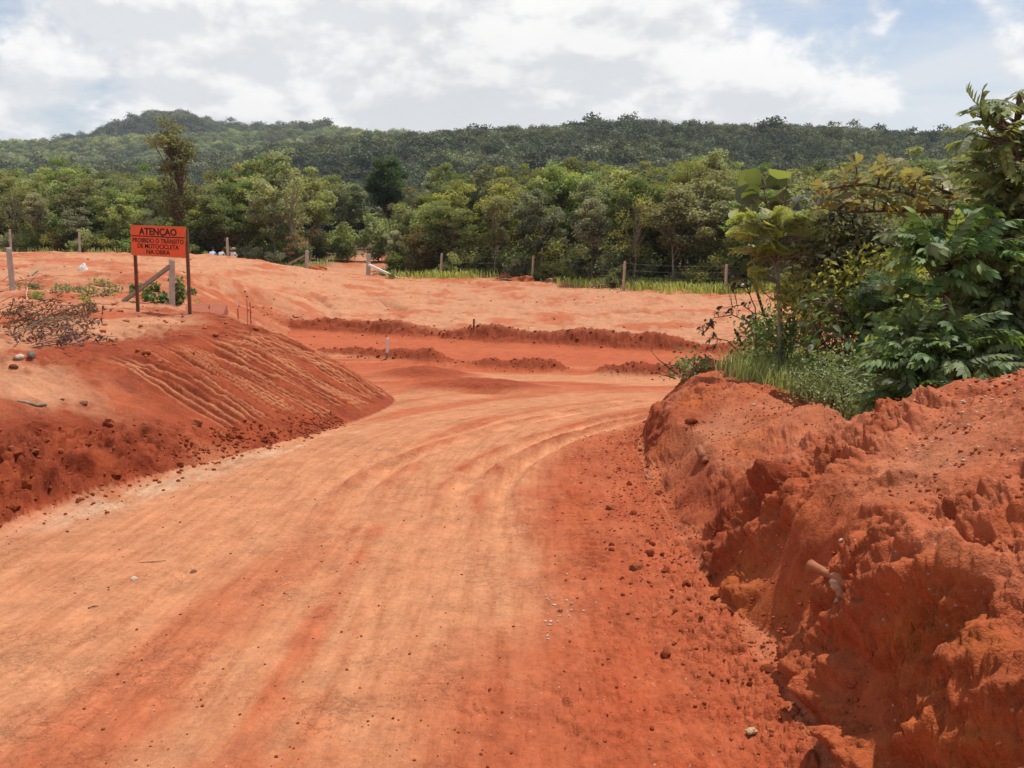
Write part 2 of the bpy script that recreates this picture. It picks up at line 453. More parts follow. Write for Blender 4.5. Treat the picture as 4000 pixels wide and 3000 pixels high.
# tyre lugs pressed into the soft strip beside the bank
lug = bump(e, 0.98, .20) * sstep(6.5, 8, GY) * sstep(14.5, 12.5, GY)
GZ = GZ + onroad * lug * (-0.02 + 0.030 * np.sin(arcB * 2 * np.pi / 0.16 + 6 * np.abs(e - 0.98)))
softstrip = onroad * sstep(1.34, 1.20, er + 0.16 * fbm(GX * 1.3, GY * 0.8, octaves=3, seed=60)) * sstep(-0.2, 0.1, e) * sstep(22, 17, GY)
f1, f2, rid = worley(GX * 6.5 + 0.5 * vnoise(GX * 3, GY * 3, seed=8), GY * 6.5, seed=63)
clod = np.clip(1 - f1 / 0.62, 0, 1) * (rid > 0.45)
g1, g2, rid2 = worley(GX * 15, GY * 15, seed=64)
crumb = np.clip(1 - g1 / 0.6, 0, 1) * (rid2 > 0.5)
GZ = GZ + softstrip * (0.034 * clod * sstep(0.0, 0.5, fbm(GX * 1.2, GY * 1.2, octaves=2, seed=65) + .2) + 0.020 * crumb * nearm + 0.016 * facets(GX * 8, GY * 8, seed=118) * sstep(-.1, .4, fbm(GX * .9, GY * .9, octaves=2, seed=119)) + 0.014 * fbm(GX * 3, GY * 3, octaves=3, seed=66))
GZ = GZ + onroad * nearm * (0.010 * fbm(GX * 1.1, GY * 0.5, octaves=3, seed=67) + 0.05 * fbm(GX * .22, GY * .16, octaves=2, seed=68))
# tyre treads pressed into the dust
for ce, y0_, y1_ in ((2.75, 4.2, 8.6), (3.05, 4.2, 8.0), (4.7, 5.0, 10.5), (2.2, 4.2, 7.4), (1.75, 5.0, 9.5)):
    tm = bump(e, ce, .085) * sstep(y0_, y0_ + .8, GY) * sstep(y1_, y1_ - 1.5, GY) * sstep(-.25, .3, fbm(GX * 1.1, GY * .6, octaves=2, seed=120))
    GZ = GZ + onroad * tm * (-0.006 + 0.008 * np.sign(np.sin(arcB * 2 * np.pi / 0.085 + 26 * np.abs(e - ce))))
# cracked crust at the bottom right of the road
crust = onroad * np.exp(-(((GX - 0.15) / 0.75) ** 2 + ((GY - 4.75) / 0.55) ** 2))
h1, h2, rid3 = worley(GX * 9 + vnoise(GX * 6, GY * 6, seed=3), GY * 9, seed=69)
GZ = GZ + crust * 0.022 * sstep(0.02, 0.10, h2 - h1) * (rid3 > 0.4)
# the sandy slope beyond the junction: long sideways wash marks
sandy = inU * sstep(30, 36, GY) * sstep(90, 65, GY)
sw = fbm(GX * 0.35 + 0.5 * fbm(GX * .2, GY * .2, octaves=2, seed=70), GY * 0.9, octaves=4, seed=71)
GZ = GZ + sandy * (0.18 * sw - 0.20 * np.abs(fbm(GX * 0.55, GY * 1.5, octaves=4, seed=72)) + 0.06 * fbm(GX * 2.2, GY * 2.2, octaves=2, seed=74))
# a scarp along the fence
# uneven top of the left plateau
plat = inU * sstep(0.8, 1.6, FL['up']) * sstep(40, 34, GY) * nearm
GZ = GZ + plat * (0.16 * fbm(GX * 0.8, GY * 0.8, octaves=4, seed=73) - 0.14 * np.abs(fbm(GX * 1.4, GY * 1.8, octaves=4, seed=76)) + 0.07 * clod * sstep(0, .4, fbm(GX * .7, GY * .7, octaves=2, seed=75)))
# erosion steps in the sandy hill
def P2(px, py):
    v = G(px, py); return v.x, v.y
for pts_, wd_, dp_ in (([(1240, 1148), (1262, 1170), (1282, 1185), (1288, 1228)], 0.30, 0.35), ([(1478, 1172), (1520, 1186), (1560, 1200), (1580, 1215)], 0.38, 0.41), ([(1275, 1240), (1310, 1228), (1348, 1228)], 0.28, 0.30), ([(1190, 1155), (1230, 1185), (1250, 1200)], 0.23, 0.16),
                       ([(880, 1062), (980, 1078), (1090, 1098), (1200, 1140)], 0.27, 0.14), ([(980, 1020), (1080, 1050), (1160, 1080), (1260, 1110)], 0.27, 0.11), ([(1180, 1060), (1260, 1100), (1300, 1150), (1290, 1200)], 0.38, 0.11), ([(1000, 1105), (1090, 1128), (1180, 1165)], 0.23, 0.14),
                       ([(2060, 1165), (2160, 1150), (2240, 1160)], 0.38, 0.22), ([(2100, 1290), (2200, 1262), (2330, 1270)], 0.38, 0.18), ([(2400, 1215), (2500, 1212), (2560, 1222)], 0.34, 0.20), ([(1640, 1170), (1720, 1150), (1790, 1168)], 0.42, 0.24), ([(2650, 1270), (2700, 1262), (2760, 1255)], 0.38, 0.19)):
    ln_ = smooth_line([P2(*q_) for q_ in pts_], 2)
    dl_, al_ = seg_dist(GX, GY, ln_)
    GZ = GZ - dp_ * np.exp(-(dl_ / wd_) ** 2) * (0.7 + 0.5 * vnoise(al_ * 1.5, al_ * 0, seed=77)) * inU
# normals, then displacement along them so that steep faces get lumps and overhangs
P = np.stack([GX, GY, GZ.astype(np.float32)], -1)
du = np.gradient(P, axis=1); dv = np.gradient(P, axis=0)
N = np.cross(du, dv); N /= np.maximum(np.linalg.norm(N, axis=-1, keepdims=True), 1e-9)
N[N[..., 2] < 0] *= -1
for _ in range(6): N[:, 1:-1] = 0.25 * N[:, :-2] + 0.5 * N[:, 1:-1] + 0.25 * N[:, 2:]
for _ in range(3): N[1:-1] = 0.25 * N[:-2] + 0.5 * N[1:-1] + 0.25 * N[2:]
N /= np.maximum(np.linalg.norm(N, axis=-1, keepdims=True), 1e-9)
xx, yy, zz = P[..., 0], P[..., 1], P[..., 2]
mb = inK * sstep(0.0, 0.18, dK) * sstep(2.1, 1.25, t) * sstep(24, 17, GY) * sstep(40, 30, RAD)
pm = sstep(0.03, 0.22, pile); wm = sstep(0.04, 0.18, wr); hm = sstep(0.03, 0.15, FL['heap']) * onroad; ft = onroad * sstep(-0.9, -0.1, dK) * sstep(20, 16, GY)
lowslope = inU * sstep(0.02, 0.2, FL['up']) * sstep(13.6, 12, GY) * sstep(2.6, 1.4, dT)
ACTIVE[0] = (RAD < 60) & (np.abs(A) < rad(52)) & ((mb > 0) | (pm > 0) | (wm > 0) | (hm > 0) | (ft > 0) | (sl > 0) | (lowslope > 0))
lump = fbm(xx * 1.5, yy * 1.5, zz * 1.5, 3, 0.55, seed=81)
fine = fbm(xx * 9, yy * 9, zz * 9, 3, 0.6, seed=83)
k1, k2, rk = worley(xx * 7 + 0.6 * vnoise(zz * 4, yy * 4, seed=84), yy * 7 + zz * 6, seed=85)
bigclod = np.clip(1 - k1 / 0.65, 0, 1) ** 0.7 * (rk > 0.35)
k3, k4, rk2 = worley(xx * 17 + zz * 6, yy * 17 + zz * 13, seed=86)
smallclod = np.clip(1 - k3 / 0.62, 0, 1) * (rk2 > 0.3)
pilezone = sstep(9.2, 7.8, GY) * sstep(0.55, 0.9, t)          # gravelly smooth spoil at the far right
rough = sstep(-0.25, 0.35, fbm(xx * 0.9, yy * 0.9, zz * .9, 2, seed=87) + 0.15) * (1 - 0.75 * pilezone)
billow = np.abs(fbm(xx * 4.5, yy * 4.5, zz * 4.5, 4, 0.55, seed=93))
crack = 1 - sstep(0.0, 0.10, np.abs(fbm(xx * 1.7 + 0.3 * fine, yy * 1.7, zz * 1.7, 2, 0.5, seed=94)))
k5, k6, rk3 = worley(xx * 3.6 + 0.7 * vnoise(zz * 3, yy * 3, seed=95), yy * 3.6 + zz * 3.2, seed=96)
block = sstep(0.0, 0.16, k6 - k5) * (0.35 + 0.65 * rk3)
k7, k8, rk4 = worley(xx * 34 + zz * 13, yy * 34 + zz * 29, seed=97)
tiny = np.clip(1 - k7 / 0.6, 0, 1) * (rk4 > 0.3)
grain = fbm(xx * 24, yy * 24, zz * 24, 2, 0.6, seed=98)
rgh = np.clip(0.25 + rough, 0, 1.1)
ctr = GG0 = [G(2800, 1690), G(3640, 1800)]
scar = np.exp(-(((xx - ctr[0].x) / .55) ** 2 + ((yy - ctr[0].y) / .8) ** 2)); pocket = np.exp(-(((xx - ctr[1].x) / .35) ** 2 + ((yy - ctr[1].y) / .5) ** 2))
calm = 1 - 0.85 * np.maximum(scar, pocket)
farfade = np.clip(9.0 / RAD, 0.45, 1) * calm
k9, k10, rk5 = worley(xx * 2.0 + 0.8 * vnoise(zz * 2 + 5, yy * 2, seed=99) + zz * .9, yy * 2.0 + zz * 1.7, seed=100)
chunk = (sstep(0.0, 0.22, k10 - k9) * (rk5 - 0.35))
hollow = sstep(0.18, 0.5, fbm(xx * 1.25 + 4, yy * 1.25, zz * 1.6, 3, 0.5, seed=112))
wx_ = 0.35 * vnoise(yy * 2.5, zz * 2.5, seed=113); wy_ = 0.35 * vnoise(xx * 2.5, zz * 2.5 + 7, seed=114)
fa = facets(xx * 1.9 + zz * .8 + wx_, yy * 1.9 + zz * 1.4 + wy_, seed=115); fb = facets(xx * 5 + zz * 2 + wx_, yy * 5 + zz * 4 + wy_, seed=116); fc = facets(xx * 13 + zz * 5, yy * 13 + zz * 11, seed=117)
disp = mb * farfade * (0.10 * lump + 0.15 * fa * (.3 + rough) + 0.062 * fb * rgh + 0.034 * fc * rgh + 0.06 * chunk * rough - 0.16 * hollow + 0.04 * (billow - 0.25) * rgh - 0.08 * crack * rough + 0.05 * (block - 0.5) * rough + 0.050 * bigclod * rough + 0.036 * smallclod * rgh + 0.021 * tiny * rgh + 0.028 * grain * rgh + 0.02 * fine)
# vertical flutes in the freshly cut lower face
flute = mb * bump(t, 0.16, 0.14)
disp += flute * 0.05 * fbm(arcB * 5, zz * 1.2, octaves=2, seed=88)
pm = sstep(0.03, 0.22, pile)
disp += pm * (0.10 * bigclod + 0.14 * (billow - .25) + 0.12 * fa + 0.13 * fb + 0.05 * fc + 0.06 * smallclod)
wm = sstep(0.04, 0.18, wr)
disp += wm * (0.15 * fbm(xx * 1.1, yy * 1.1, zz * 1.1, 4, .55, seed=90) + 0.05 * fb + 0.07 * (billow - .25) + 0.02 * smallclod + 0.05 * np.clip(1 - worley(xx * 4, yy * 4, seed=91)[0] / .6, 0, 1))
hm = sstep(0.03, 0.15, FL['heap']) * onroad
disp += hm * 0.05 * fbm(xx * 3.5, yy * 3.5, zz * 3.5, 3, .6, seed=92)
ft = onroad * sstep(-0.9, -0.1, dK) * sstep(20, 16, GY)
disp += ft * (0.03 * bigclod * rough + 0.022 * smallclod + 0.03 * lump + 0.012 * tiny + 0.012 * grain)
disp += sl * (0.026 * fine + 0.04 * lump + 0.02 * fb + 0.015 * smallclod)
lowslope = inU * sstep(0.02, 0.2, FL['up']) * sstep(13.6, 12, GY) * sstep(2.6, 1.4, FL['up'] * 0 + dT)
disp += lowslope * (0.05 * lump + 0.03 * fine)
ACTIVE[0] = None
def soften(q_, na, nr):
    for _ in range(na): q_[:, 1:-1] = 0.25 * q_[:, :-2] + 0.5 * q_[:, 1:-1] + 0.25 * q_[:, 2:]
    for _ in range(nr): q_[1:-1] = 0.25 * q_[:-2] + 0.5 * q_[1:-1] + 0.25 * q_[2:]
    return q_
disp = disp + (soften(disp.copy(), 26, 4) - disp) * np.clip(mb * 3, 0, 1) * 0.93          # slumped, rain-softened edges
disp += mb * farfade * (0.036 * np.clip(1 - k1 / 0.6, 0, 1) * rough + 0.010 * fc * rgh + 0.026 * smallclod * rgh + 0.018 * tiny * rgh + 0.016 * grain * rgh)
disp = np.where(inK & (dK < 0.45), np.maximum(disp, -0.03 - 0.25 * np.clip(dK - 0.15, 0, 1)), disp)
N = N * (1 - 0.75 * wm[..., None]) + np.array((0, 0, 1.0)) * 0.75 * wm[..., None]        # loose ridges heave upwards
P = P + N * disp[..., None]
zfloor = -np.interp(P[..., 1], ROAD_Y, ROAD_D) - 0.02
P[..., 2] = np.where(inK & (RAD < 40), np.maximum(P[..., 2], zfloor), P[..., 2])

# ------------------------------------------------------------------ soil colours (pigment, plus shading painted onto the teeth marks and ruts)
SAND = np.array((.445, .205, .108)); DUST = np.array((.440, .182, .086)); REDS = np.array((.265, .052, .018)); DEEP = np.array((.195, .034, .012))
STRIP = np.array((.365, .083, .031)); CALC = np.array((.47, .30, .19)); LITTER = np.array((.105, .066, .036))
def lerp(a, b, m): return a + (b - a) * m[..., None]
ACTIVE[0] = (RAD < 120) & (np.abs(A) < rad(60))
n1 = fbm(GX * 0.5, GY * 0.5, octaves=4, seed=101); n2 = fbm(GX * 2.3, GY * 2.3, octaves=4, seed=102); n3 = fbm(GX * 9, GY * 9, octaves=3, seed=103)
ns = fbm(e * 1.5, arcB * 0.13, octaves=4, seed=104)            # streaks along the direction of travel
nst = fbm(e * 5, arcB * 0.3, octaves=3, seed=105)
C = np.broadcast_to(DUST, GX.shape + (3,)).copy()
C = lerp(C, STRIP * 1.0, np.clip(sstep(0.0, 0.55, ns * .8 + 0.2 * nst + 0.45 * n1 + .2 * n2) * .75, 0, 1))
# the dark red fan at lower left and the moist red patch at lower right
C = lerp(C, STRIP * 1.0, 0.6 * sstep(0.75, 0.2, np.abs((e - 4.0 + 0.10 * (GY - 6) + 0.5 * n1) / 0.75)) * sstep(10.5, 6.5, GY))
C = lerp(C, REDS * 1.2, .8 * sstep(6.3, 4.9, GY + 1.0 * n1 + 0.4 * n2) * sstep(2.7, 1.7, e + 0.5 * n1))
C = lerp(C, lerp(np.broadcast_to(STRIP * 1.0, C.shape), REDS * 1.22, sstep(-.3, .3, n2 + .4 * n1)), np.clip(onroad * sstep(1.75, 0.85, er + 0.45 * n1 + 0.35 * n2) * sstep(22, 17, GY) * .9, 0, 1))
C = lerp(C, STRIP * .9, np.clip(onroad * yfade * 1.2 * (bump(er, 1.80, .11) + .8 * bump(er, 2.32, .10) + .5 * bump(er, 3.55, .12)) * (.75 + .6 * n2), 0, 1))  # relief shading painted in as dark shoulders beside the ruts
C = lerp(C, DUST * 1.14, np.clip(sstep(.3, .75, rutc) * yfade * onroad, 0, 1))  # compacted dust, painted paler still to stand in for weak sun relief
C = lerp(C, DUST * 1.04, 0.8 * onroad * bump(e, 2.5, 0.7) * sstep(4.5, 6.5, GY) * sstep(.25, -.35, n2))
calc = onroad * bump(dT, -0.42 + 0.1 * n1, 0.22 + 0.12 * n1) * sstep(7.5, 9.5, GY) * sstep(17, 15.5, GY) * sstep(0.0, 0.4, n2 + 0.6 * n1 + 0.12) * .75
C = lerp(C, CALC, np.clip(calc, 0, 1))
# junction
jn = onroad * sstep(20, 23.5, GY)
C = lerp(C, lerp(np.broadcast_to(STRIP, C.shape), DUST * 1.0, sstep(-.1, .35, fbm(GX * .25 + GY * .5, GY * 1.0, octaves=4, seed=106))), jn)
C = lerp(C, STRIP * 1.02, onroad * sstep(27.5, 29.5, GY - 0 + 0.45 * GX) * 0.9)
C = lerp(C, REDS * 0.92, np.clip(sstep(0.05, 0.16, wr), 0, 1)); C = lerp(C, REDS, hm)
# upper ground
sandc = lerp(np.broadcast_to(SAND, C.shape), STRIP * 1.02, np.clip(sstep(0.0, 0.55, n1 + 0.5 * n2 + 0.35 * sw) * .75, 0, 1))
plm = sstep(44, 36, GY) * sstep(-3, -5, GX) * inU
sandc = lerp(sandc, lerp(np.broadcast_to(STRIP * 1.02, C.shape), np.array((.33, .12, .062)), sstep(-.2, .4, n2)), plm * sstep(-.35, .25, n1 + .6 * n2) * .8)
up_m = inU * sstep(0.0, 0.5, FL['up'] + 0.1 * n2)
C = lerp(C, sandc, np.where(inU, np.maximum(up_m, sstep(30, 34, GY) * sstep(0.5, 1.2, FL['dF'])), 0))
redslope = inU * FL['sl'] * sstep(9, 12.5, GY) * sstep(31, 26, GY) * sstep(0.34, 0.12, FL['rise'] * 0 + fbm(GX * .7, GY * .7, octaves=2, seed=108) * .5)
redslope = np.maximum(redslope, inU * sstep(11.5, 13.5, GY) * sstep(30, 26, GY) * sstep(4.6, 3.4, dT + 0.6 * n2))
C = lerp(C, lerp(np.broadcast_to(REDS * 1.02, C.shape), DEEP, sstep(0, .5, n2)), np.clip(redslope * 1.15, 0, 1))
C = lerp(C, DEEP * .9, np.clip(sl * deep_teeth, 0, 1) * .85)  # groove shade painted in, the high sun gives little contrast
C = lerp(C, DUST * 1.12, np.clip(sl * sstep(.45, .9, pale_teeth) * (0.8 + .5 * n2), 0, 1) * .85)  # dry crust on the ridges, with their sunlit edge painted in
for (px_, py_, rx_, ry_, w_) in ((60, 1480, .9, 1.0, .9), (170, 1530, .6, .6, .7), (300, 1605, 1.3, .35, .75), (30, 1420, .8, .6, .8)):
    g_ = G(px_, py_); C = lerp(C, SAND * 0.98, w_ * np.exp(-(((GX - g_.x) / rx_) ** 2 + ((GY - g_.y) / ry_) ** 2)) * sstep(-.5, .1, n2))
lowred = inU * sstep(12.6, 11.2, GY) * sstep(2.2, 1.2, dT + 0.5 * n1)
C = lerp(C, DEEP * 1.1, np.clip(lowred, 0, 1)); C = lerp(C, lerp(np.broadcast_to(DEEP, C.shape), REDS, sstep(-.1, .4, n2)), pm)
# bank and spoil
bc = lerp(np.broadcast_to(np.array((.34, .078, .027)), C.shape), np.array((.25, .048, .016)), sstep(-0.1, 0.5, n2 + 0.5 * n1))
bc = lerp(bc, np.array((.40, .100, .024)), 0.7 * sstep(0.05, 0.45, fbm(xx * 1.1 + 9, yy * 1.1, zz * 1.6, 3, seed=110)))
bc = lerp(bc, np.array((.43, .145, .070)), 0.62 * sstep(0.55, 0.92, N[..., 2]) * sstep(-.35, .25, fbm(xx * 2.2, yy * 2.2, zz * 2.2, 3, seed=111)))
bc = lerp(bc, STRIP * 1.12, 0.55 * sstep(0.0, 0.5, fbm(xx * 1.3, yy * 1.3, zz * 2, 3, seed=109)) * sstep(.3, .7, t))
bc = lerp(bc, STRIP * np.array((1.0, 1.18, 1.4)), 0.55 * pilezone * sstep(-.3, .3, n2))
bc = lerp(bc, np.array((.40, .145, .070)), .85 * np.maximum(scar, pocket * .8))
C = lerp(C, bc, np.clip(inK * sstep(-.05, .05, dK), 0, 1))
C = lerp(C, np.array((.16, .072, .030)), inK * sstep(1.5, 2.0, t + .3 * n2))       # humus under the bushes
# forest floor beyond the fence, hollow lands far away
fence_y = np.interp(GX, [-60, -33, -15.6, -10.7, -5.2, 1.4, 7.1, 13.1, 19.1, 60], [70, 67.5, 67.5, 67, 65.5, 63.5, 56.5, 53.5, 52, 50])
track = 1.25 * bump(GX + 13.1, 0, 2.5) * sstep(108, 96, GY)
scarp = G(860, 1140); C = lerp(C, STRIP * .95, .75 * inU * np.exp(-(((GX - scarp.x) / 3.2) ** 2 + ((GY - scarp.y) / 3.0) ** 2)) * sstep(-.5, .1, n2))
C = lerp(C, LITTER, np.clip(inU * sstep(0, 3, GY - fence_y + 1.2 * n1) - track * 1.2, 0, 1))
C = lerp(C, np.array((.05, .075, .03)), sstep(130, 180, RAD))
C = C * (1 + 0.10 * n3 * nearm + 0.06 * n2)[..., None]
C = np.clip(C, 0.002, 0.9)

ACTIVE[0] = None
gid = np.arange(NA * NR).reshape(NR, NA)
q = np.stack([gid[:-1, :-1], gid[:-1, 1:], gid[1:, 1:], gid[1:, :-1]], -1).reshape(-1, 4)
q = q[:, ::-1]

def soil_material(name='soil'):
    m = bpy.data.materials.new(name); m.use_nodes = True
    s = NT(m.node_tree)
    col = s.new('ShaderNodeVertexColor', layer_name='soil').outputs[0]
    pos = s.new('ShaderNodeNewGeometry').outputs['Position']
    trk = s.new('ShaderNodeAttribute', attribute_name='trk').outputs['Vector']
    sx = s.new('ShaderNodeSeparateXYZ', ins={0: trk})
    road = sx.outputs[2]
    tv = s.new('ShaderNodeCombineXYZ', ins={0: s.math('MULTIPLY', sx.outputs[0], 9.0), 1: s.math('MULTIPLY', sx.outputs[1], 0.9), 2: 0.0}).outputs[0]
    a = s.noise(pos, 22, 4, 0.65); b = s.noise(pos, 3.0, 3, 0.6)
    f = s.math('ADD', s.math('MULTIPLY', a, 0.55), s.math('MULTIPLY', b, 0.45))
    col = s.mix(1.0, col, s.ramp(f, [(0.30, 0.70), (0.5, 1.0), (0.72, 1.26)]), 'MULTIPLY')
    # dust and polish streaks drawn out along the wheel tracks
    st = s.noise(tv, 1.0, 5, 0.65)
    stc = s.ramp(st, [(0.32, (0.80, 0.66, 0.58)), (0.5, (1.0, 1.0, 1.0)), (0.68, (1.14, 1.22, 1.28))])
    col = s.mix(s.math('MULTIPLY', road, 0.75), col, s.mix(1.0, col, stc, 'MULTIPLY'))
    # scattered pale grit
    vo = s.new('ShaderNodeTexVoronoi', ins={'Vector': pos, 'Scale': 26.0, 'Randomness': 1.0})
    grit = s.math('MULTIPLY', s.math('LESS_THAN', vo.outputs['Distance'], 0.20), s.math('GREATER_THAN', s.new('ShaderNodeSeparateColor', ins={0: vo.outputs['Color']}).outputs[0], 0.80))
    grit = s.math('MULTIPLY', grit, s.maprange(s.noise(pos, 1.3, 3, 0.6), 0.42, 0.62, 0, 0.8))
    col = s.mix(grit, col, (0.46, 0.29, 0.21))
    # crusts: flakes with sharp edges, in patches
    cr = s.math('MULTIPLY', s.maprange(s.noise(pos, 9, 5, 0.7, 0.6), 0.50, 0.56), s.maprange(s.noise(pos, 0.9, 3, 0.6), 0.46, 0.60))
    h = s.math('ADD', s.math('MULTIPLY', s.noise(pos, 14, 5, 0.68), 0.04), s.math('MULTIPLY', s.noise(pos, 70, 1, 0.6), 0.008))
    h = s.math('ADD', h, s.math('MULTIPLY', grit, 0.006))
    h = s.math('ADD', h, s.math('MULTIPLY', cr, 0.012))
    h = s.math('ADD', h, s.math('MULTIPLY', s.math('MULTIPLY', st, road), 0.02))
    bp = s.new('ShaderNodeBump', ins={'Height': h, 'Strength': 0.75, 'Distance': 1.0})
    p = s.new('ShaderNodeBsdfPrincipled', ins={'Base Color': col, 'Roughness': 0.93, 'Specular IOR Level': 0.18, 'Normal': bp.outputs[0]})
    s.l.new(p.outputs[0], s.new('ShaderNodeOutputMaterial').inputs[0])
    return m
M_SOIL = soil_material()
gm = mesh_from('ground', P.reshape(-1, 3), q, (M_SOIL,))
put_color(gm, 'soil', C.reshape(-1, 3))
at_ = gm.attributes.new('trk', 'FLOAT_VECTOR', 'POINT'); at_.data.foreach_set('vector', np.stack([e, arcB, onroad * sstep(28, 22, GY)], -1).astype(np.float32).ravel())
ground = tag(link('ground', gm), 'red laterite and pale sand ground with a graded dirt road curving right', 'ground', kind='structure')
GP = P                                       # final surface, used to seat things on the ground
LAZ = np.radians(az)
def seat(x, y):
    """height of the finished ground sheet at x, y"""
    a = math.degrees(math.atan2(x, y)); r = math.hypot(x, y)
    j = min(max(int(np.searchsorted(az, a)), 1), NA - 1); i = min(max(int(np.searchsorted(rr, r)), 1), NR - 1)
    fa = (a - az[j - 1]) / (az[j] - az[j - 1]); fr = (r - rr[i - 1]) / (rr[i] - rr[i - 1])
    Z = GP[..., 2]
    return float((Z[i - 1, j - 1] * (1 - fa) + Z[i - 1, j] * fa) * (1 - fr) + (Z[i, j - 1] * (1 - fa) + Z[i, j] * fa) * fr)
_RN = np.linalg.norm(GP, axis=-1)
def GG(px, py):
    """the point of the finished ground sheet seen at that pixel"""
    r = ray(px, py); r = r / r.y
    a = math.degrees(math.atan2(r.x, 1.0))
    j = min(max(int(np.searchsorted(az, a)), 1), NA - 1)
    k = math.hypot(r.x, 1.0)
    z = GP[:, j, 2]; dd = rr / k
    hit = np.nonzero((z >= r.z * dd) & (dd > 2.5))[0]
    i = hit[0] if len(hit) else NR - 1
    d0, d1 = dd[i - 1], dd[i]
    e0, e1 = z[i - 1] - r.z * d0, z[i] - r.z * d1
    f = 0 if e1 == e0 else min(max(-e0 / (e1 - e0), 0), 1)
    d = d0 + (d1 - d0) * f
    return Vector((r.x * d, d, float(z[i - 1] + (z[i] - z[i - 1]) * f)))

# ------------------------------------------------------------------ builders
class MB:
    """collects triangles (with a tint per vertex) into one mesh"""
    def __init__(s): s.V = []; s.F = []; s.T = []; s.n = 0
    def add(s, V, Fc, tint=None):
        V = np.asarray(V, np.float32).reshape(-1, 3); Fc = np.asarray(Fc, np.int32)
        if Fc.shape[1] == 4: Fc = np.concatenate([Fc[:, [0, 1, 2]], Fc[:, [0, 2, 3]]])
        s.V.append(V); s.F.append(Fc + s.n); s.n += len(V)
        if tint is None: tint = 0.5
        s.T.append(np.broadcast_to(np.asarray(tint, np.float32).reshape(-1), (len(V),)) if np.ndim(tint) else np.full(len(V), tint, np.float32))
    def tube(s, pts, radii, n=6, tint=0.5, cap=True):
        pts = np.asarray(pts, float); m = len(pts)
        radii = np.broadcast_to(np.asarray(radii, float), (m,))
        tg = np.gradient(pts, axis=0); tg /= np.maximum(np.linalg.norm(tg, axis=1, keepdims=True), 1e-9)
        ref = np.array((0.31, 0.17, 0.93)) if abs(tg[0] @ np.array((0.31, 0.17, 0.93))) < 0.95 else np.array((1.0, 0, 0))
        u = np.cross(tg, ref); u /= np.linalg.norm(u, axis=1, keepdims=True); v = np.cross(tg, u)
        a = np.arange(n) * 2 * np.pi / n
        V = pts[:, None] + radii[:, None, None] * (np.cos(a)[None, :, None] * u[:, None] + np.sin(a)[None, :, None] * v[:, None])
        V = V.reshape(-1, 3)
        Fc = [(i * n + j, i * n + (j + 1) % n, (i + 1) * n + (j + 1) % n, (i + 1) * n + j) for i in range(m - 1) for j in range(n)]
        s.add(V, Fc, tint)
        if cap and radii[-1] > 0.004:
            b = s.n - n
            s.F.append(np.array([(b, b + j, b + j + 1) for j in range(1, n - 1)], np.int32))
            b -= n * (m - 1)
            s.F.append(np.array([(b, b + j + 1, b + j) for j in range(1, n - 1)], np.int32))
    def box(s, c, size, rot=None, tint=0.5):
        x, y, z = [k / 2 for k in size]
        V = np.array([(i, j, k) for i in (-x, x) for j in (-y, y) for k in (-z, z)], float)
        if rot is not None: V = V @ np.array(rot.to_matrix() if not isinstance(rot, Matrix) else rot).T
        V = V + np.array(c)
        s.add(V, [(0, 1, 3, 2), (4, 6, 7, 5), (0, 4, 5, 1), (2, 3, 7, 6), (0, 2, 6, 4), (1, 5, 7, 3)], tint)
    def mesh(s, name, mat, smooth=True):
        me = mesh_from(name, np.concatenate(s.V), np.concatenate(s.F), (mat,) if mat else (), smooth)
        at = me.attributes.new('tint', 'FLOAT', 'POINT')
        at.data.foreach_set('value', np.concatenate(s.T).astype(np.float32))
        return me
    def build(s, name, mat, parent=None, smooth=True):
        return link(name, s.mesh(name, mat, smooth), parent)

def empty(name, loc, rz=0.0):
    o = bpy.data.objects.new(name, None)
    o.empty_display_size = 0.2
    COL.objects.link(o); o.location = loc; o.rotation_euler = (0, 0, rz)
    return o
def copy_tree(o, parent=None):
    c = o.copy(); COL.objects.link(c)
    if parent is not None: c.parent = parent
    for ch in o.children: copy_tree(ch, c)
    return c

def plain_mat(name, col, rough=0.8, spec=0.3, scale=8.0, var=0.25, bump_s=0.0, bump_d=0.01, col2=None, metallic=0.0):
    m = bpy.data.materials.new(name); m.use_nodes = True
    s = NT(m.node_tree)
    pos = s.new('ShaderNodeTexCoord').outputs['Object']
    f = s.noise(pos, scale, 5, 0.6)
    c2 = col2 if col2 else tuple(k * (1 - var) for k in col)
    c1 = col if col2 else tuple(min(1, k * (1 + var)) for k in col)
    c = s.mix(s.maprange(f, 0.32, 0.68), c2, c1)
    at = s.new('ShaderNodeAttribute', attribute_name='tint').outputs['Fac']
    p = s.new('ShaderNodeBsdfPrincipled', ins={'Base Color': c, 'Roughness': rough, 'Specular IOR Level': spec, 'Metallic': metallic})
    if bump_s:
        b = s.new('ShaderNodeBump', ins={'Height': s.noise(pos, scale * 4, 5, 0.65), 'Strength': bump_s, 'Distance': bump_d})
        s.l.new(b.outputs[0], p.inputs['Normal'])
    s.l.new(p.outputs[0], s.new('ShaderNodeOutputMaterial').inputs[0])
    return m
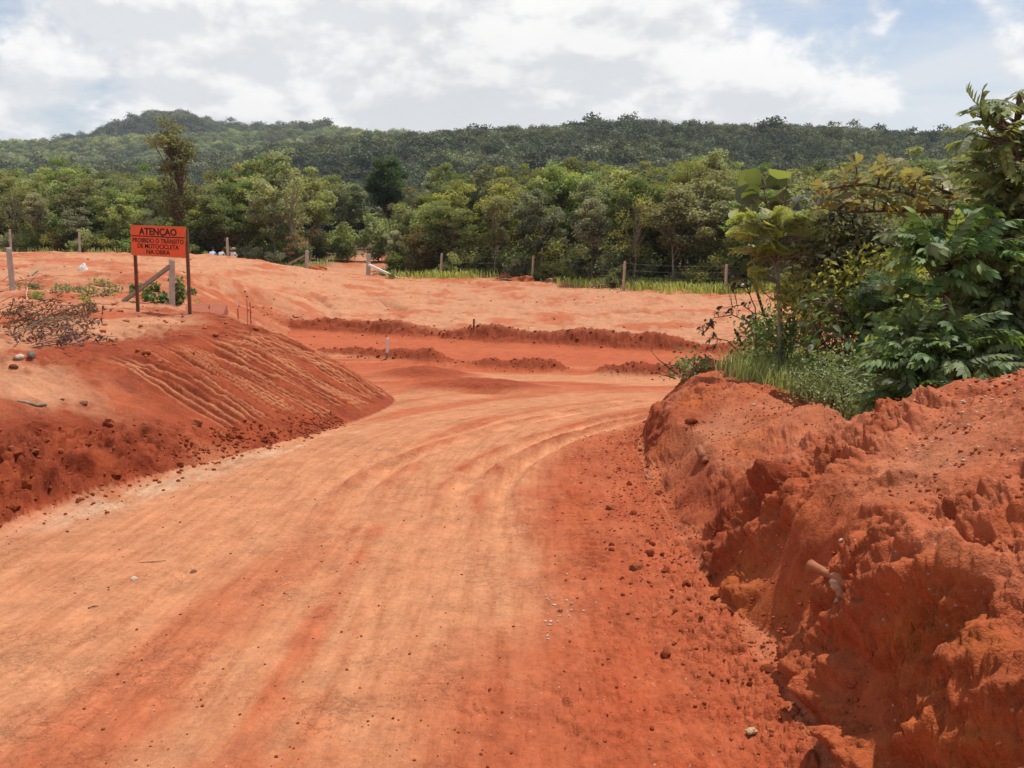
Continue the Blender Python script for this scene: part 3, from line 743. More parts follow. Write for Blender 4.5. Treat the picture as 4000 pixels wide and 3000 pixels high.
def leaf_mat(name, dark, light, transl=0.42, rough=0.55, spec=0.22, hue=0.03, val=0.35, back=None, patch=0.0):
    m = bpy.data.materials.new(name); m.use_nodes = True
    s = NT(m.node_tree)
    t = s.new('ShaderNodeAttribute', attribute_name='tint').outputs['Fac']
    rnd = s.new('ShaderNodeObjectInfo').outputs['Random']
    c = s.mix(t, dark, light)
    if back:
        c = s.mix(s.new('ShaderNodeNewGeometry').outputs['Backfacing'], c, back)
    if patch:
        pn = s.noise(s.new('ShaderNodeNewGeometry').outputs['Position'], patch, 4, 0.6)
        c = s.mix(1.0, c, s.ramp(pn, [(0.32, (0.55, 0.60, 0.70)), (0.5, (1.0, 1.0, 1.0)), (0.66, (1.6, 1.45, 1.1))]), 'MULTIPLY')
    hs = s.new('ShaderNodeHueSaturation', ins={'Hue': s.maprange(rnd, 0, 1, 0.5 - hue, 0.5 + hue), 'Value': s.maprange(s.math('FRACT', s.math('MULTIPLY', rnd, 7.31)), 0, 1, 1 - val, 1 + val),
                                               'Saturation': s.maprange(s.math('FRACT', s.math('MULTIPLY', rnd, 3.77)), 0, 1, 0.66, 0.98), 'Color': c})
    c = hs.outputs[0]
    p = s.new('ShaderNodeBsdfPrincipled', ins={'Base Color': c, 'Roughness': rough, 'Specular IOR Level': spec})
    tr = s.new('ShaderNodeBsdfTranslucent', ins={'Color': s.mix(1.0, c, (1.25, 1.2, 0.6), 'MULTIPLY')})
    mx = s.new('ShaderNodeMixShader', ins={0: transl, 1: p.outputs[0], 2: tr.outputs[0]})
    s.l.new(mx.outputs[0], s.new('ShaderNodeOutputMaterial').inputs[0])
    return m

M_BARK = plain_mat('bark_brown', (.13, .085, .055), 0.9, 0.1, 9, 0.4, 0.5)
M_BARKP = plain_mat('bark_pale', (.26, .215, .165), 0.9, 0.1, 7, 0.35, 0.5)
M_BARKD = plain_mat('bark_dark', (.07, .045, .032), 0.9, 0.1, 9, 0.4, 0.5)
M_DRY = plain_mat('dead_wood', (.30, .22, .16), 0.85, 0.1, 9, 0.35, 0.4)
LM_OLIVE = leaf_mat('leaves_olive', (.115, .135, .038), (.42, .43, .13))
LM_GREEN = leaf_mat('leaves_green', (.082, .135, .034), (.31, .38, .10))
LM_GREY = leaf_mat('leaves_grey_green', (.11, .13, .066), (.40, .42, .23), rough=0.5, spec=0.3)
LM_DARK = leaf_mat('leaves_dark', (.036, .070, .020), (.12, .18, .045))
LM_BRIGHT = leaf_mat('leaves_bright', (.13, .165, .032), (.35, .38, .08))
LM_RUSTY = leaf_mat('leaves_rusty', (.085, .055, .022), (.19, .13, .05))

rs = np.random.default_rng(11)
def leaf_cloud(mb, cen, L, Wd, rng, up=0.5, fold=0.15, tint=None):
    """one folded rhombus per centre"""
    n = len(cen)
    nrm = rng.normal(size=(n, 3)); nrm[:, 2] = np.abs(nrm[:, 2]) + up; nrm /= np.linalg.norm(nrm, axis=1, keepdims=True)
    u = np.cross(nrm, rng.normal(size=(n, 3))); u /= np.maximum(np.linalg.norm(u, axis=1, keepdims=True), 1e-6)
    v = np.cross(nrm, u)
    L = (L * rng.uniform(0.65, 1.3, n))[:, None]; Wd = (Wd * rng.uniform(0.7, 1.25, n))[:, None]
    V = np.stack([cen - u * L / 2, cen + v * Wd / 2 + nrm * Wd * fold, cen + u * L / 2 - nrm * L * 0.08, cen - v * Wd / 2 + nrm * Wd * fold], 1).reshape(-1, 3)
    i = np.arange(n)[:, None] * 4
    Fc = np.concatenate([i + np.array([[0, 1, 2]]), i + np.array([[0, 2, 3]])])
    if tint is None: tint = rng.uniform(0, 1, n) ** 1.3
    mb.add(V, Fc, np.repeat(tint, 4))

def crown_parts(seed, h, cr, cb, nclump=34, nleaf=150, L=0.26, sig=0.42, trunk_r=0.09, limb=True, flat=0.62, lean=0.0, bare=0):
    """(wood, leaves) of a tree: forked trunk, limbs to every leaf clump, clumps filling an uneven crown"""
    rng = np.random.default_rng(seed)
    wood, lv = MB(), MB()
    th = h * 0.86
    k = np.linspace(0, 1, 7)
    wob = np.cumsum(rng.normal(0, 0.05 * h / 6, (7, 2)), 0); wob -= wob[0]
    tp = np.stack([wob[:, 0] + lean * k * h * 0.2, wob[:, 1], -0.35 + k * (th + 0.35)], 1)
    wood.tube(tp, trunk_r * (1 - 0.82 * k), 6, 0.5)
    zc, zr = (cb + h) / 2, (h - cb) / 2
    cl = []
    lob = rng.uniform(0, 6.28, 3)
    for i in range(nclump):
        d = rng.normal(size=3); d /= np.linalg.norm(d)
        r = rng.uniform(0.15, 1) ** 0.45
        a = math.atan2(d[1], d[0])
        irr = 0.82 + 0.22 * math.sin(2 * a + lob[0]) + 0.15 * math.sin(3 * a + lob[1] + 3 * d[2]) + rng.uniform(-0.1, 0.1)
        c = np.array((d[0] * cr * r * irr, d[1] * cr * r * irr, zc + d[2] * zr * r))
        hz = np.clip((c[2] + 0.35) / (th + 0.35), 0, 1)
        ax = np.array([np.interp(hz, k, tp[:, 0]), np.interp(hz, k, tp[:, 1]), 0])
        c[:2] += ax[:2]
        cl.append(c)
        zs = max(cb * 0.55, min(c[2] - 0.3, th * 0.93) * rng.uniform(0.55, 0.9))
        if limb:
            hs = np.clip((zs + 0.35) / (th + 0.35), 0, 1)
            s0 = np.array([np.interp(hs, k, tp[:, 0]), np.interp(hs, k, tp[:, 1]), zs])
            mid = s0 * 0.5 + c * 0.5 + rng.normal(0, 0.16, 3) + np.array((0, 0, -0.08 * np.linalg.norm(c - s0)))
            wood.tube([s0, mid, c], [trunk_r * 0.42 * (1 - 0.6 * hs) + .012, trunk_r * 0.24 + .006, 0.008], 4, 0.5, cap=False)
            if rng.random() < 0.5:
                e2 = mid + (c - mid) * 0.5 + rng.normal(0, 0.5, 3)
                wood.tube([mid, e2], [trunk_r * 0.18 + .005, .006], 3, 0.5, cap=False)
    cl = np.array(cl)
    for j, c in enumerate(cl):
        if j < bare: continue
        n = int(nleaf * rng.uniform(0.6, 1.3))
        sg = sig * rng.uniform(0.75, 1.25)
        p = rng.normal(size=(n, 3)); p /= np.linalg.norm(p, axis=1, keepdims=True); p *= (rng.uniform(0, 1, (n, 1)) ** 0.4) * 1.75 * sg
        p[:, 2] *= flat
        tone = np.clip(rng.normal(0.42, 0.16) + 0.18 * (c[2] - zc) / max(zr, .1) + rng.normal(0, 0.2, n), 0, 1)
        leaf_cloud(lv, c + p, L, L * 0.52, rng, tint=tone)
    return wood, lv

PROTO = {}
def proto(kind, seed, wood_mat, leaf_matl, **kw):
    wd, lv = crown_parts(seed, **kw)
    PROTO.setdefault(kind, []).append((wd.mesh('trunk', wood_mat), lv.mesh('crown', leaf_matl, False), kw['h'], kw['cr']))
proto('olive', 1, M_BARK, LM_OLIVE, h=8, cr=2.5, cb=2.3)
proto('olive', 2, M_BARKP, LM_OLIVE, h=8, cr=2.1, cb=2.8, nclump=26)
proto('olive', 9, M_BARK, LM_OLIVE, h=8, cr=2.9, cb=1.8, nclump=30, L=0.30)
proto('green', 3, M_BARK, LM_GREEN, h=8, cr=2.6, cb=1.6, nclump=38)
proto('green', 4, M_BARKD, LM_GREEN, h=8, cr=2.1, cb=2.0)
proto('grey', 5, M_BARKP, LM_GREY, h=8, cr=2.4, cb=2.2, nclump=28, L=0.30)
proto('grey', 6, M_BARK, LM_GREY, h=8, cr=2.0, cb=2.6, nclump=24, L=0.28)
proto('thin', 7, M_BARKP, LM_OLIVE, h=8, cr=2.3, cb=2.4, nclump=30, nleaf=60, L=0.24, bare=9)
proto('bright', 8, M_BARK, LM_BRIGHT, h=8, cr=2.6, cb=3.0, nclump=30, L=0.18, nleaf=210, flat=0.4)
proto('shrub_green', 21, M_BARK, LM_GREEN, h=2.6, cr=1.4, cb=0.1, nclump=18, nleaf=130, L=0.22, sig=0.36, trunk_r=0.04)
proto('shrub_olive', 22, M_BARK, LM_OLIVE, h=2.6, cr=1.5, cb=0.1, nclump=16, nleaf=120, L=0.22, sig=0.38, trunk_r=0.04)
proto('shrub_grey', 23, M_BARKP, LM_GREY, h=2.6, cr=1.2, cb=0.2, nclump=15, nleaf=110, L=0.24, sig=0.36, trunk_r=0.04)
proto('shrub_rusty', 24, M_BARK, LM_RUSTY, h=2.6, cr=1.2, cb=0.2, nclump=13, nleaf=80, L=0.2, sig=0.36, trunk_r=0.035)

def put_tree(kind, x, y, h, rng, label, cat='tree', group=None, name='tree', wide=1.0, idx=None, sink=0.0):
    ps = PROTO[kind]
    tm, cm, ph, pr = ps[int(rng.integers(len(ps))) if idx is None else idx]
    k = h / ph
    e = empty(name, (x, y, seat(x, y) - sink), rng.uniform(0, 6.28))
    s = k * wide
    e.scale = (s * rng.uniform(.9, 1.1), s * rng.uniform(.9, 1.1), k)
    tag(e, label, cat, group)
    link('trunk', tm, e); link('crown', cm, e)
    return e

# ------------------------------------------------------------------ distant forested hills
def az_of(px): return math.atan2((px - 2000) / F, 1.0)
def hill(name, label, crest, d_foot, d_crest, d_back, col, z_foot=-4.0, nz=26):
    """ridge whose crest is given as (pixel x, pixel y) seen at distance d_crest"""
    xs = [c[0] for c in crest]; ys = [c[1] for c in crest]
    cols = np.linspace(xs[0], xs[-1], 160)
    V = []; tt = np.concatenate([np.linspace(0, 1, nz), np.linspace(1.1, 2, 8)])
    for px in cols:
        r = ray(px, np.interp(px, xs, ys)); k = r / r.y
        zc = k.z * d_crest - 8.0                  # trees stand on top
        for t_ in tt:
            d = d_foot + (d_crest - d_foot) * t_ if t_ <= 1 else d_crest + (d_back - d_crest) * (t_ - 1)
            p = t_ * t_ * (3 - 2 * t_) * 0.45 + t_ * 0.55 if t_ <= 1 else 1 - 0.8 * (t_ - 1)
            V.append((k.x * d, d, z_foot + (zc - z_foot) * p))
    V = np.array(V)
    V[:, 2] += (6.0 * fbm(V[:, 0] / 90, V[:, 1] / 90, octaves=3, seed=201)) * np.clip(np.tile(tt, len(cols)) * 1.5, 0, 1) * (np.tile(tt, len(cols)) < 0.93)
    n = len(tt); gi = np.arange(len(V)).reshape(len(cols), n)
    q_ = np.stack([gi[:-1, :-1], gi[1:, :-1], gi[1:, 1:], gi[:-1, 1:]], -1).reshape(-1, 4)
    m = plain_mat(name + '_soil', col, 0.95, 0.05, 0.02, 0.3)
    o = link(name, mesh_from(name, V, q_, (m,)))
    return tag(o, label, 'hill', kind='structure'), V.reshape(len(cols), n, 3)
hillA, VA = hill('hill', 'long dark wooded ridge across the right of the skyline',
           [(-900, 660), (-300, 652), (0, 640), (400, 640), (800, 620), (1100, 570), (1330, 528), (1500, 520), (1800, 505), (2100, 498), (2300, 478), (2700, 478), (3100, 492), (3500, 512), (3900, 540), (4500, 575), (5200, 620)],
           250, 620, 950, (.04, .055, .026))
hillB, VB = hill('hill', 'pale green rise behind the dark ridge on the left',
           [(-900, 580), (-300, 556), (0, 545), (300, 540), (600, 525), (1000, 505), (1350, 492), (1500, 508), (1800, 530), (2200, 560), (3000, 600)],
           700, 1150, 1600, (.06, .075, .022))
hillC, VC = hill('hill', 'small dark wooded knob on the left skyline',
           [(250, 545), (350, 532), (430, 495), (520, 470), (600, 446), (700, 442), (780, 462), (860, 486), (950, 496), (1050, 500), (1150, 492), (1300, 500)],
           1050, 1320, 1700, (.04, .055, .026), z_foot=70)

LM_FAR = leaf_mat('leaves_far_cloud_shaded', (.055, .075, .040), (.19, .215, .105), transl=0.1, rough=0.8, spec=0.1, val=0.45, patch=0.012)  # cloud shade over the ridge is painted into this darker leaf colour
LM_FARL = leaf_mat('leaves_far_sunlit', (.15, .19, .050), (.36, .40, .12), transl=0.1, rough=0.8, spec=0.1, val=0.4, patch=0.008)  # sunlit slope painted as a paler leaf colour
def far_protos(tagname, mat):
    c = bpy.data.collections.new('far_trees_' + tagname)          # never linked to the scene: instanced only
    for i in range(5):
        rng = np.random.default_rng(300 + i)
        mb = MB()
        ncl = 10
        for j in range(ncl):
            d = rng.normal(size=3); d /= np.linalg.norm(d); d[2] = abs(d[2]) * 0.9
            cc = np.array((d[0] * 2.6, d[1] * 2.6, 3.2 + d[2] * 2.9)) * rng.uniform(0.6, 1.0)
            p = rng.normal(0, 0.85, (30, 3)); p[:, 2] *= 0.6
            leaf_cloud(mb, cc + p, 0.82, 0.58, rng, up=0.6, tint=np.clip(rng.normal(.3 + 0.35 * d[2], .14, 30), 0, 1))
        mb.tube([(0, 0, -1), (0.2, 0, 2), (0, .2, 4.5)], [.2, .15, .06], 4, 0.1)
        o = bpy.data.objects.new('far_tree', mb.mesh('far_tree', mat, False))
        c.objects.link(o)
    return c
def scatter_object(name, pts, scale, rot, coll, label, cat):
    me = bpy.data.meshes.new(name)
    me.vertices.add(len(pts)); me.vertices.foreach_set('co', np.asarray(pts, np.float32).ravel())
    a = me.attributes.new('sc', 'FLOAT_VECTOR', 'POINT'); a.data.foreach_set('vector', np.asarray(scale, np.float32).ravel())
    a = me.attributes.new('ro', 'FLOAT_VECTOR', 'POINT'); a.data.foreach_set('vector', np.asarray(rot, np.float32).ravel())
    o = link(name, me)
    ng = bpy.data.node_groups.new(name + '_scatter', 'GeometryNodeTree')
    ng.interface.new_socket('Geometry', in_out='INPUT', socket_type='NodeSocketGeometry')
    ng.interface.new_socket('Geometry', in_out='OUTPUT', socket_type='NodeSocketGeometry')
    nn = ng.nodes
    gi, go = nn.new('NodeGroupInput'), nn.new('NodeGroupOutput')
    ci = nn.new('GeometryNodeCollectionInfo'); ci.inputs[0].default_value = coll; ci.inputs[1].default_value = True; ci.inputs[2].default_value = True
    ip = nn.new('GeometryNodeInstanceOnPoints'); ip.inputs['Pick Instance'].default_value = True
    s1 = nn.new('GeometryNodeInputNamedAttribute'); s1.data_type = 'FLOAT_VECTOR'; s1.inputs[0].default_value = 'sc'
    s2 = nn.new('GeometryNodeInputNamedAttribute'); s2.data_type = 'FLOAT_VECTOR'; s2.inputs[0].default_value = 'ro'
    er = nn.new('FunctionNodeEulerToRotation')
    L = ng.links.new
    L(gi.outputs[0], ip.inputs['Points']); L(ci.outputs[0], ip.inputs['Instance'])
    L(s2.outputs[0], er.inputs[0]); L(er.outputs[0], ip.inputs['Rotation']); L(s1.outputs[0], ip.inputs['Scale'])
    L(ip.outputs[0], go.inputs[0])
    md = o.modifiers.new('scatter', 'NODES'); md.node_group = ng
    return tag(o, label, cat, kind='stuff')
def forest_on(V, n, seed, smin, smax, tmax=26):
    """random points over the slope that faces the camera"""
    rng = np.random.default_rng(seed)
    nc = V.shape[0]
    u = rng.uniform(0, nc - 1.001, n); v = (rng.uniform(0, 1, n) ** 0.8) * (tmax - 0.001)
    i = u.astype(int); j = v.astype(int); fu = (u - i)[:, None]; fv = (v - j)[:, None]
    p = (V[i, j] * (1 - fu) + V[i + 1, j] * fu) * (1 - fv) + (V[i, j + 1] * (1 - fu) + V[i + 1, j + 1] * fu) * fv
    s = (smin + (smax - smin) * rng.random(n) ** 1.5 * 1.25) * np.where(rng.random(n) < 0.07, 1.45, 1.0) * (1 + .25 * fbm(p[:, 0] / 60, p[:, 1] / 60, octaves=2, seed=7))
    sc = np.stack([s * rng.uniform(.85, 1.25, n), s * rng.uniform(.85, 1.25, n), s * rng.uniform(.8, 1.2, n)], 1)
    ro = np.zeros((n, 3)); ro[:, 2] = rng.uniform(0, 6.28, n)
    return p, sc, ro
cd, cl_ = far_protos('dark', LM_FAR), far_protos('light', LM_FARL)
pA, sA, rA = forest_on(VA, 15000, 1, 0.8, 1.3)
scatter_object('forest', pA, sA, rA, cd, 'forest covering the long ridge, cloud shade put into its dark leaf colour', 'forest')
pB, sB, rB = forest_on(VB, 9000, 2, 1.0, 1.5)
scatter_object('forest', pB, sB, rB, cl_, 'forest on the rise at left, sunlight put into its pale leaf colour', 'forest')
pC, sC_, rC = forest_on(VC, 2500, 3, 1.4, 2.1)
scatter_object('forest', pC, sC_, rC, cd, 'trees covering the small knob on the left skyline, cloud shade in their colour', 'forest')
# flat woodland between the tree line and the ridge
rng = np.random.default_rng(4)
n = 5200
dd = 135 + 160 * rng.random(n) ** 0.9; aa = rng.uniform(-0.72, 0.72, n)
pw = np.stack([np.tan(aa) * dd, dd, np.full(n, -3.2)], 1)
sw_ = rng.uniform(0.75, 1.25, n)[:, None] * np.ones((1, 3)); rw = np.zeros((n, 3)); rw[:, 2] = rng.uniform(0, 6.28, n)
scatter_object('forest', pw, sw_, rw, cd, 'low woodland on the flat ground below the ridge', 'forest')
# the few trees that stand out on the skyline
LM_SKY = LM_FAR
for (px, py, dist, hh, lab) in ((1302, 495, 1140, 13, 'flat-topped lone tree on the skyline above the pale green rise'), (2326, 462, 612, 8.5, 'domed tree standing out at the middle of the ridge skyline'),
                                (3250, 472, 612, 9.5, 'dark umbrella tree standing out on the right of the ridge skyline'), (2000, 496, 612, 6, 'small rounded tree on the ridge skyline near the middle')):
    top = W(px, py, dist)
    e = empty('skyline_tree', (top.x, top.y, top.z - hh))
    wd, lv = MB(), MB()
    r_ = np.random.default_rng(px)
    wd.tube([(0, 0, -3), (.2, 0, hh * .4), (0, 0, hh * .75)], [.3, .22, .1], 5)
    for j in range(7):
        a = r_.uniform(0, 6.28); rr_ = r_.uniform(.5, 3.2)
        c = np.array((math.cos(a) * rr_, math.sin(a) * rr_, hh * r_.uniform(.72, .93)))
        wd.tube([(0, 0, hh * .45), c], [.12, .05], 4)
        p = r_.normal(0, .8, (26, 3)); p[:, 2] *= .45
        leaf_cloud(lv, c + p, 1.0, .7, r_, up=.6)
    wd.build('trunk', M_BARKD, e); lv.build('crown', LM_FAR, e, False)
    tag(e, lab, 'tree', 'trees on the skyline')

# ------------------------------------------------------------------ tree line behind the fence
PROF_X = [-600, 0, 90, 200, 330, 470, 620, 780, 900, 1010, 1085, 1190, 1300, 1380, 1450, 1520, 1620, 1700, 1800, 1920, 2000, 2170, 2280, 2400, 2530, 2680, 2785, 2900, 3100, 3400, 3600, 4000, 4700]
PROF_Y = [640, 625, 640, 600, 630, 650, 660, 675, 655, 600, 575, 600, 640, 700, 740, 760, 720, 660, 630, 625, 650, 610, 625, 600, 620, 610, 585, 640, 620, 590, 560, 545, 560]
def fence_d(x): return float(np.interp(x, [-60, -33, -15.6, -10.7, -5.2, 1.4, 7.1, 13.1, 19.1, 60], [66, 65, 65, 64, 63, 61, 54, 52, 50, 47]))
rng = np.random.default_rng(77)
LABK = {'olive': 'olive green tree', 'green': 'deep green leafy tree', 'grey': 'grey-green leafy tree', 'thin': 'sparse half-bare tree', 'bright': 'yellow-green feathery tree'}
PLACE = [(-900, 'at the far left edge'), (130, 'left of the lone far-left fence post'), (330, 'left of the orange sign'), (500, 'behind the orange sign'), (760, 'behind the seated workers'), (980, 'left of the left gate post'),
         (1200, 'left of the sandy track'), (1480, 'at the end of the sandy track'), (1600, 'right of the sandy track'), (1850, 'behind the first wire fence post'), (2150, 'behind the second wire fence post'),
         (2500, 'behind the third wire fence post'), (2780, 'behind the big-leaved roadside shrub'), (3100, 'above the roadside bushes'), (3700, 'at the far right edge')]
def place(px):
    return [s for p, s in PLACE if px >= p][-1]
placed = []
def free(x, y, r):
    return all((x - a) ** 2 + (y - b) ** 2 > (r + c) ** 2 * 0.22 for a, b, c in placed)
for off, step, lo in ((3.2, 2.5, 60), (7.0, 3.0, 25), (12, 3.6, 8), (19, 4.2, 0), (29, 4.4, -4), (42, 5.0, -4), (56, 6.0, -4)):
    x = -62.0
    while x < 66:
        x += step * rng.uniform(0.7, 1.35)
        y = fence_d(x) + off + rng.uniform(-1.2, 1.2)
        if y < 94 and -18.2 < x < -9.4: continue
        px = 2000 + F * x / (y * CP)
        if px < -450 or px > 4500: continue
        top = np.interp(px, PROF_X, PROF_Y) + lo + rng.uniform(-12, 70) + (0 if off > 3.5 else rng.uniform(0, 60))
        z0 = seat(x, y)
        h = W(px, top, y).z - z0
        h = float(np.clip(h, 3.2, 11.5))
        if not free(x, y, 1.4): continue
        kind = ['olive', 'green', 'grey', 'thin', 'bright'][int(rng.choice(5, p=[.36, .22, .22, .12, .08]))]
        side = place(px)
        depth = 'at the wood edge' if off < 6 else ('in the wood' if off < 10 else ('well into the wood' if off < 20 else 'deep in the wood'))
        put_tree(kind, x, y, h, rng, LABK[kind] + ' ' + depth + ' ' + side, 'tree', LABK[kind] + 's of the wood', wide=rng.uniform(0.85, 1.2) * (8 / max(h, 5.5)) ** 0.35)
        placed.append((x, y, 1.4))
# shrub layer at the foot of the trees
for off, step, hlo, hhi in ((1.6, 1.6, 1.0, 2.4), (4.4, 1.7, 1.6, 3.4), (8.5, 2.2, 2.2, 4.2), (14, 3.2, 3.2, 5.0)):
    x = -58.0
    while x < 44:
        x += step * rng.uniform(0.7, 1.4)
        y = fence_d(x) + off + rng.uniform(-.8, .8)
        if off < 10 and -17.4 < x < -9.7: continue
        px = 2000 + F * x / (y * CP)
        if px < -300 or px > 3700: continue
        if off < 3 and -11 < x and rng.random() < 0.55: continue
        kind = ['shrub_green', 'shrub_olive', 'shrub_grey', 'shrub_rusty'][int(rng.choice(4, p=[.34, .34, .22, .10]))]
        nm = {'shrub_green': 'green', 'shrub_olive': 'olive', 'shrub_grey': 'grey-green', 'shrub_rusty': 'rust-tinged'}[kind]
        side = place(px)
        dp = 'fronting the wood' if off < 3 else ('among the first trees' if off < 6 else ('between the trunks' if off < 10 else 'deep between the trunks'))
        put_tree(kind, x, y, rng.uniform(hlo, hhi), rng, nm + ' shrub ' + dp + ' ' + side, 'shrub', nm + ' shrubs of the wood', name='shrub', sink=.05)

for i, (x, y, h, kind) in enumerate(((-17.6, 79, 2.6, 'shrub_green'), (-9.6, 80, 2.8, 'shrub_olive'), (-18.2, 88, 3.0, 'shrub_olive'), (-13.9, 96, 3.4, 'shrub_green'), (-11.6, 98, 4.0, 'shrub_green'), (-9.6, 88, 3.4, 'shrub_green'), (-17.4, 71, 1.4, 'shrub_olive'), (-9.2, 73, 1.9, 'shrub_green'), (-12.6, 101, 4.4, 'shrub_olive'))):
    put_tree(kind, x, y, h, rng, ['green shrub lining the left side of the track', 'olive shrub lining the right side of the track', 'olive shrub left of the track further in', 'green shrub closing the far end of the track', 'tall green shrub closing the far end of the track', 'green shrub right of the track further in', 'low olive shrub left of the track mouth', 'low green shrub right of the track mouth', 'tallest olive shrub behind the far end of the track'][i], 'shrub', 'shrubs along the track', name='shrub')
# trees that can be told apart
def special(px, top, d, kw, wm, lm, label, seed, name='tree', cat='tree'):
    x = (px - 2000) / F * d * 1.0 / CP if False else W(px, top, d).x
    z0 = seat(x, d); h = W(px, top, d).z - z0
    wd, lv = crown_parts(seed, h=h, **kw(h))
    e = empty(name, (x, d, z0))
    wd.build('trunk', wm, e); lv.build('crown', lm, e, False)
    return tag(e, label, cat)
special(672, 440, 67, lambda h: dict(cr=1.75, cb=2.6, nclump=46, nleaf=120, L=.26, trunk_r=.15, sig=.40), M_BARK, LM_OLIVE, 'tall narrow tree rising above the wood behind the orange sign', 501)
special(1520, 612, 104, lambda h: dict(cr=2.9, cb=h - 6.4, nclump=66, nleaf=170, L=.3, trunk_r=.16, sig=.5), M_BARKD, LM_DARK, 'round dense dark green tree standing where the sandy track enters the wood', 502)
special(1130, 640, 68, lambda h: dict(cr=2.4, cb=2.2, nclump=30, nleaf=45, L=.24, trunk_r=.13, bare=16), M_BARKP, LM_OLIVE, 'nearly leafless pale-limbed tree above the left gate post', 503)
special(2676, 606, 64, lambda h: dict(cr=3.0, cb=3.4, nclump=44, nleaf=230, L=.17, trunk_r=.15, flat=.38, sig=.55), M_BARK, LM_BRIGHT, 'feathery yellow-green tree with layered crown behind the right fence', 504)
special(2170, 640, 78, lambda h: dict(cr=2.2, cb=h - 3.4, nclump=26, nleaf=200, L=.17, trunk_r=.12, flat=.4, sig=.5), M_BARKD, LM_BRIGHT, 'yellow-green tree with dark forked stem rising over the middle of the wood', 505)
special(1085, 580, 74, lambda h: dict(cr=1.6, cb=h - 4.0, nclump=16, nleaf=70, L=.3, trunk_r=.11), M_BARKP, LM_GREY, 'thin grey-green tree topping the wood left of the track', 506)
special(1720, 800, 67.5, lambda h: dict(cr=2.3, cb=.6, nclump=48, nleaf=170, L=.24, trunk_r=.12), M_BARK, LM_GREEN, 'bushy dark green tree crowding the right side of the sandy track', 507)
special(1640, 868, 66, lambda h: dict(cr=1.5, cb=.2, nclump=26, nleaf=90, L=.2, trunk_r=.06), M_BARK, LM_RUSTY, 'rust-tinged bush hanging over the right edge of the sandy track', 508, 'shrub', 'shrub')
special(2785, 585, 76, lambda h: dict(cr=2.1, cb=h - 4, nclump=28, nleaf=130, L=.28, trunk_r=.12), M_BARK, LM_OLIVE, 'round-topped olive tree standing highest behind the right fence', 509)

# flat woodland under the tree line on the right, seen above the near bushes, needs no more
# orange-flowered shrub beside the left gate post
def flower_shrub():
    b = W(1165, 1045, 67.5); z0 = seat(b.x, b.y)
    e = empty('flowering_shrub', (b.x, b.y, z0))
    wd, lv = crown_parts(520, h=2.6, cr=1.1, cb=.5, nclump=20, nleaf=90, L=.16, sig=.3, trunk_r=.04)
    wd.build('stem', M_BARK, e); lv.build('crown', LM_GREEN, e, False)
    M_FLOW = leaf_mat('orange_flowers', (.42, .10, .02), (.62, .20, .04), 0.3, 0.6, 0.2, .01, .1)
    fl = MB(); r_ = np.random.default_rng(3)
    for c in ((-.5, -.6, 2.3), (.1, -.7, 2.5), (.35, -.5, 2.2), (.8, -.5, 1.9), (-.2, -.8, 1.8), (-.6, -.8, 1.4), (-.3, -.8, 1.15), (.5, -.7, 1.75)):
        p = r_.normal(0, .14, (60, 3)); p[:, 2] *= .5
        leaf_cloud(fl, np.array(c) + p, .13, .09, r_, up=.8)
    fl.build('flowers', M_FLOW, e, False)
    tag(e, 'shrub with orange flower clusters beside the left gate post', 'shrub')
flower_shrub()

# ------------------------------------------------------------------ near plants on the right-hand bank
def leaf_mesh(name, L, Wd, shape, mat, droop=0.25, fold=0.18, rows=5, tint=0.5, wave=0.0):
    """a single leaf: midrib along +Y, blade folded up at the sides, tip drooping"""
    k = np.linspace(0, 1, rows + 1)
    if shape == 'round': wd = np.sqrt(np.clip(1 - (2 * k - 1) ** 2, 0, 1)) ** 0.8
    elif shape == 'obovate': wd = np.sin(np.pi * np.clip(k, 0, 1) ** 1.7) ** 0.8
    else: wd = np.sin(np.pi * np.clip(k, 0, 1) ** 0.85) ** 1.0
    wd[0] = 0.04; wd[-1] = 0.03
    y = k * L; z = -droop * L * k * k
    h = wd * Wd / 2
    mid = np.stack([0 * k, y, z], 1)
    lf = np.stack([-h, y, z + fold * h + wave * L * np.sin(k * 9)], 1); rt = np.stack([h, y, z + fold * h - wave * L * np.sin(k * 8 + 1)], 1)
    n = rows + 1
    Fc = []
    for i in range(rows):
        Fc += [(n + i, i, i + 1, n + i + 1), (i, 2 * n + i, 2 * n + i + 1, i + 1)]
    mb = MB(); mb.add(np.concatenate([mid, lf, rt]), Fc, tint)
    return mb.mesh(name, mat)
def add_leaflet(mb, base, d, up, L, Wd, tint, droop=0.2):
    d = d / np.linalg.norm(d); s = np.cross(d, up); s /= max(np.linalg.norm(s), 1e-6); u = np.cross(s, d)
    p = lambda k, w_: base + d * (L * k) + s * (w_ * Wd / 2) - u * (droop * L * k * k) + u * abs(w_) * Wd * 0.09
    V = [p(0, 0), p(.3, 0), p(.68, 0), p(1, 0), p(.28, -.9), p(.66, -.85), p(.28, .9), p(.66, .85)]
    mb.add(V, [(0, 1, 4), (1, 2, 5), (1, 5, 4), (2, 3, 5), (0, 6, 1), (1, 6, 7), (1, 7, 2), (2, 7, 3)], tint)
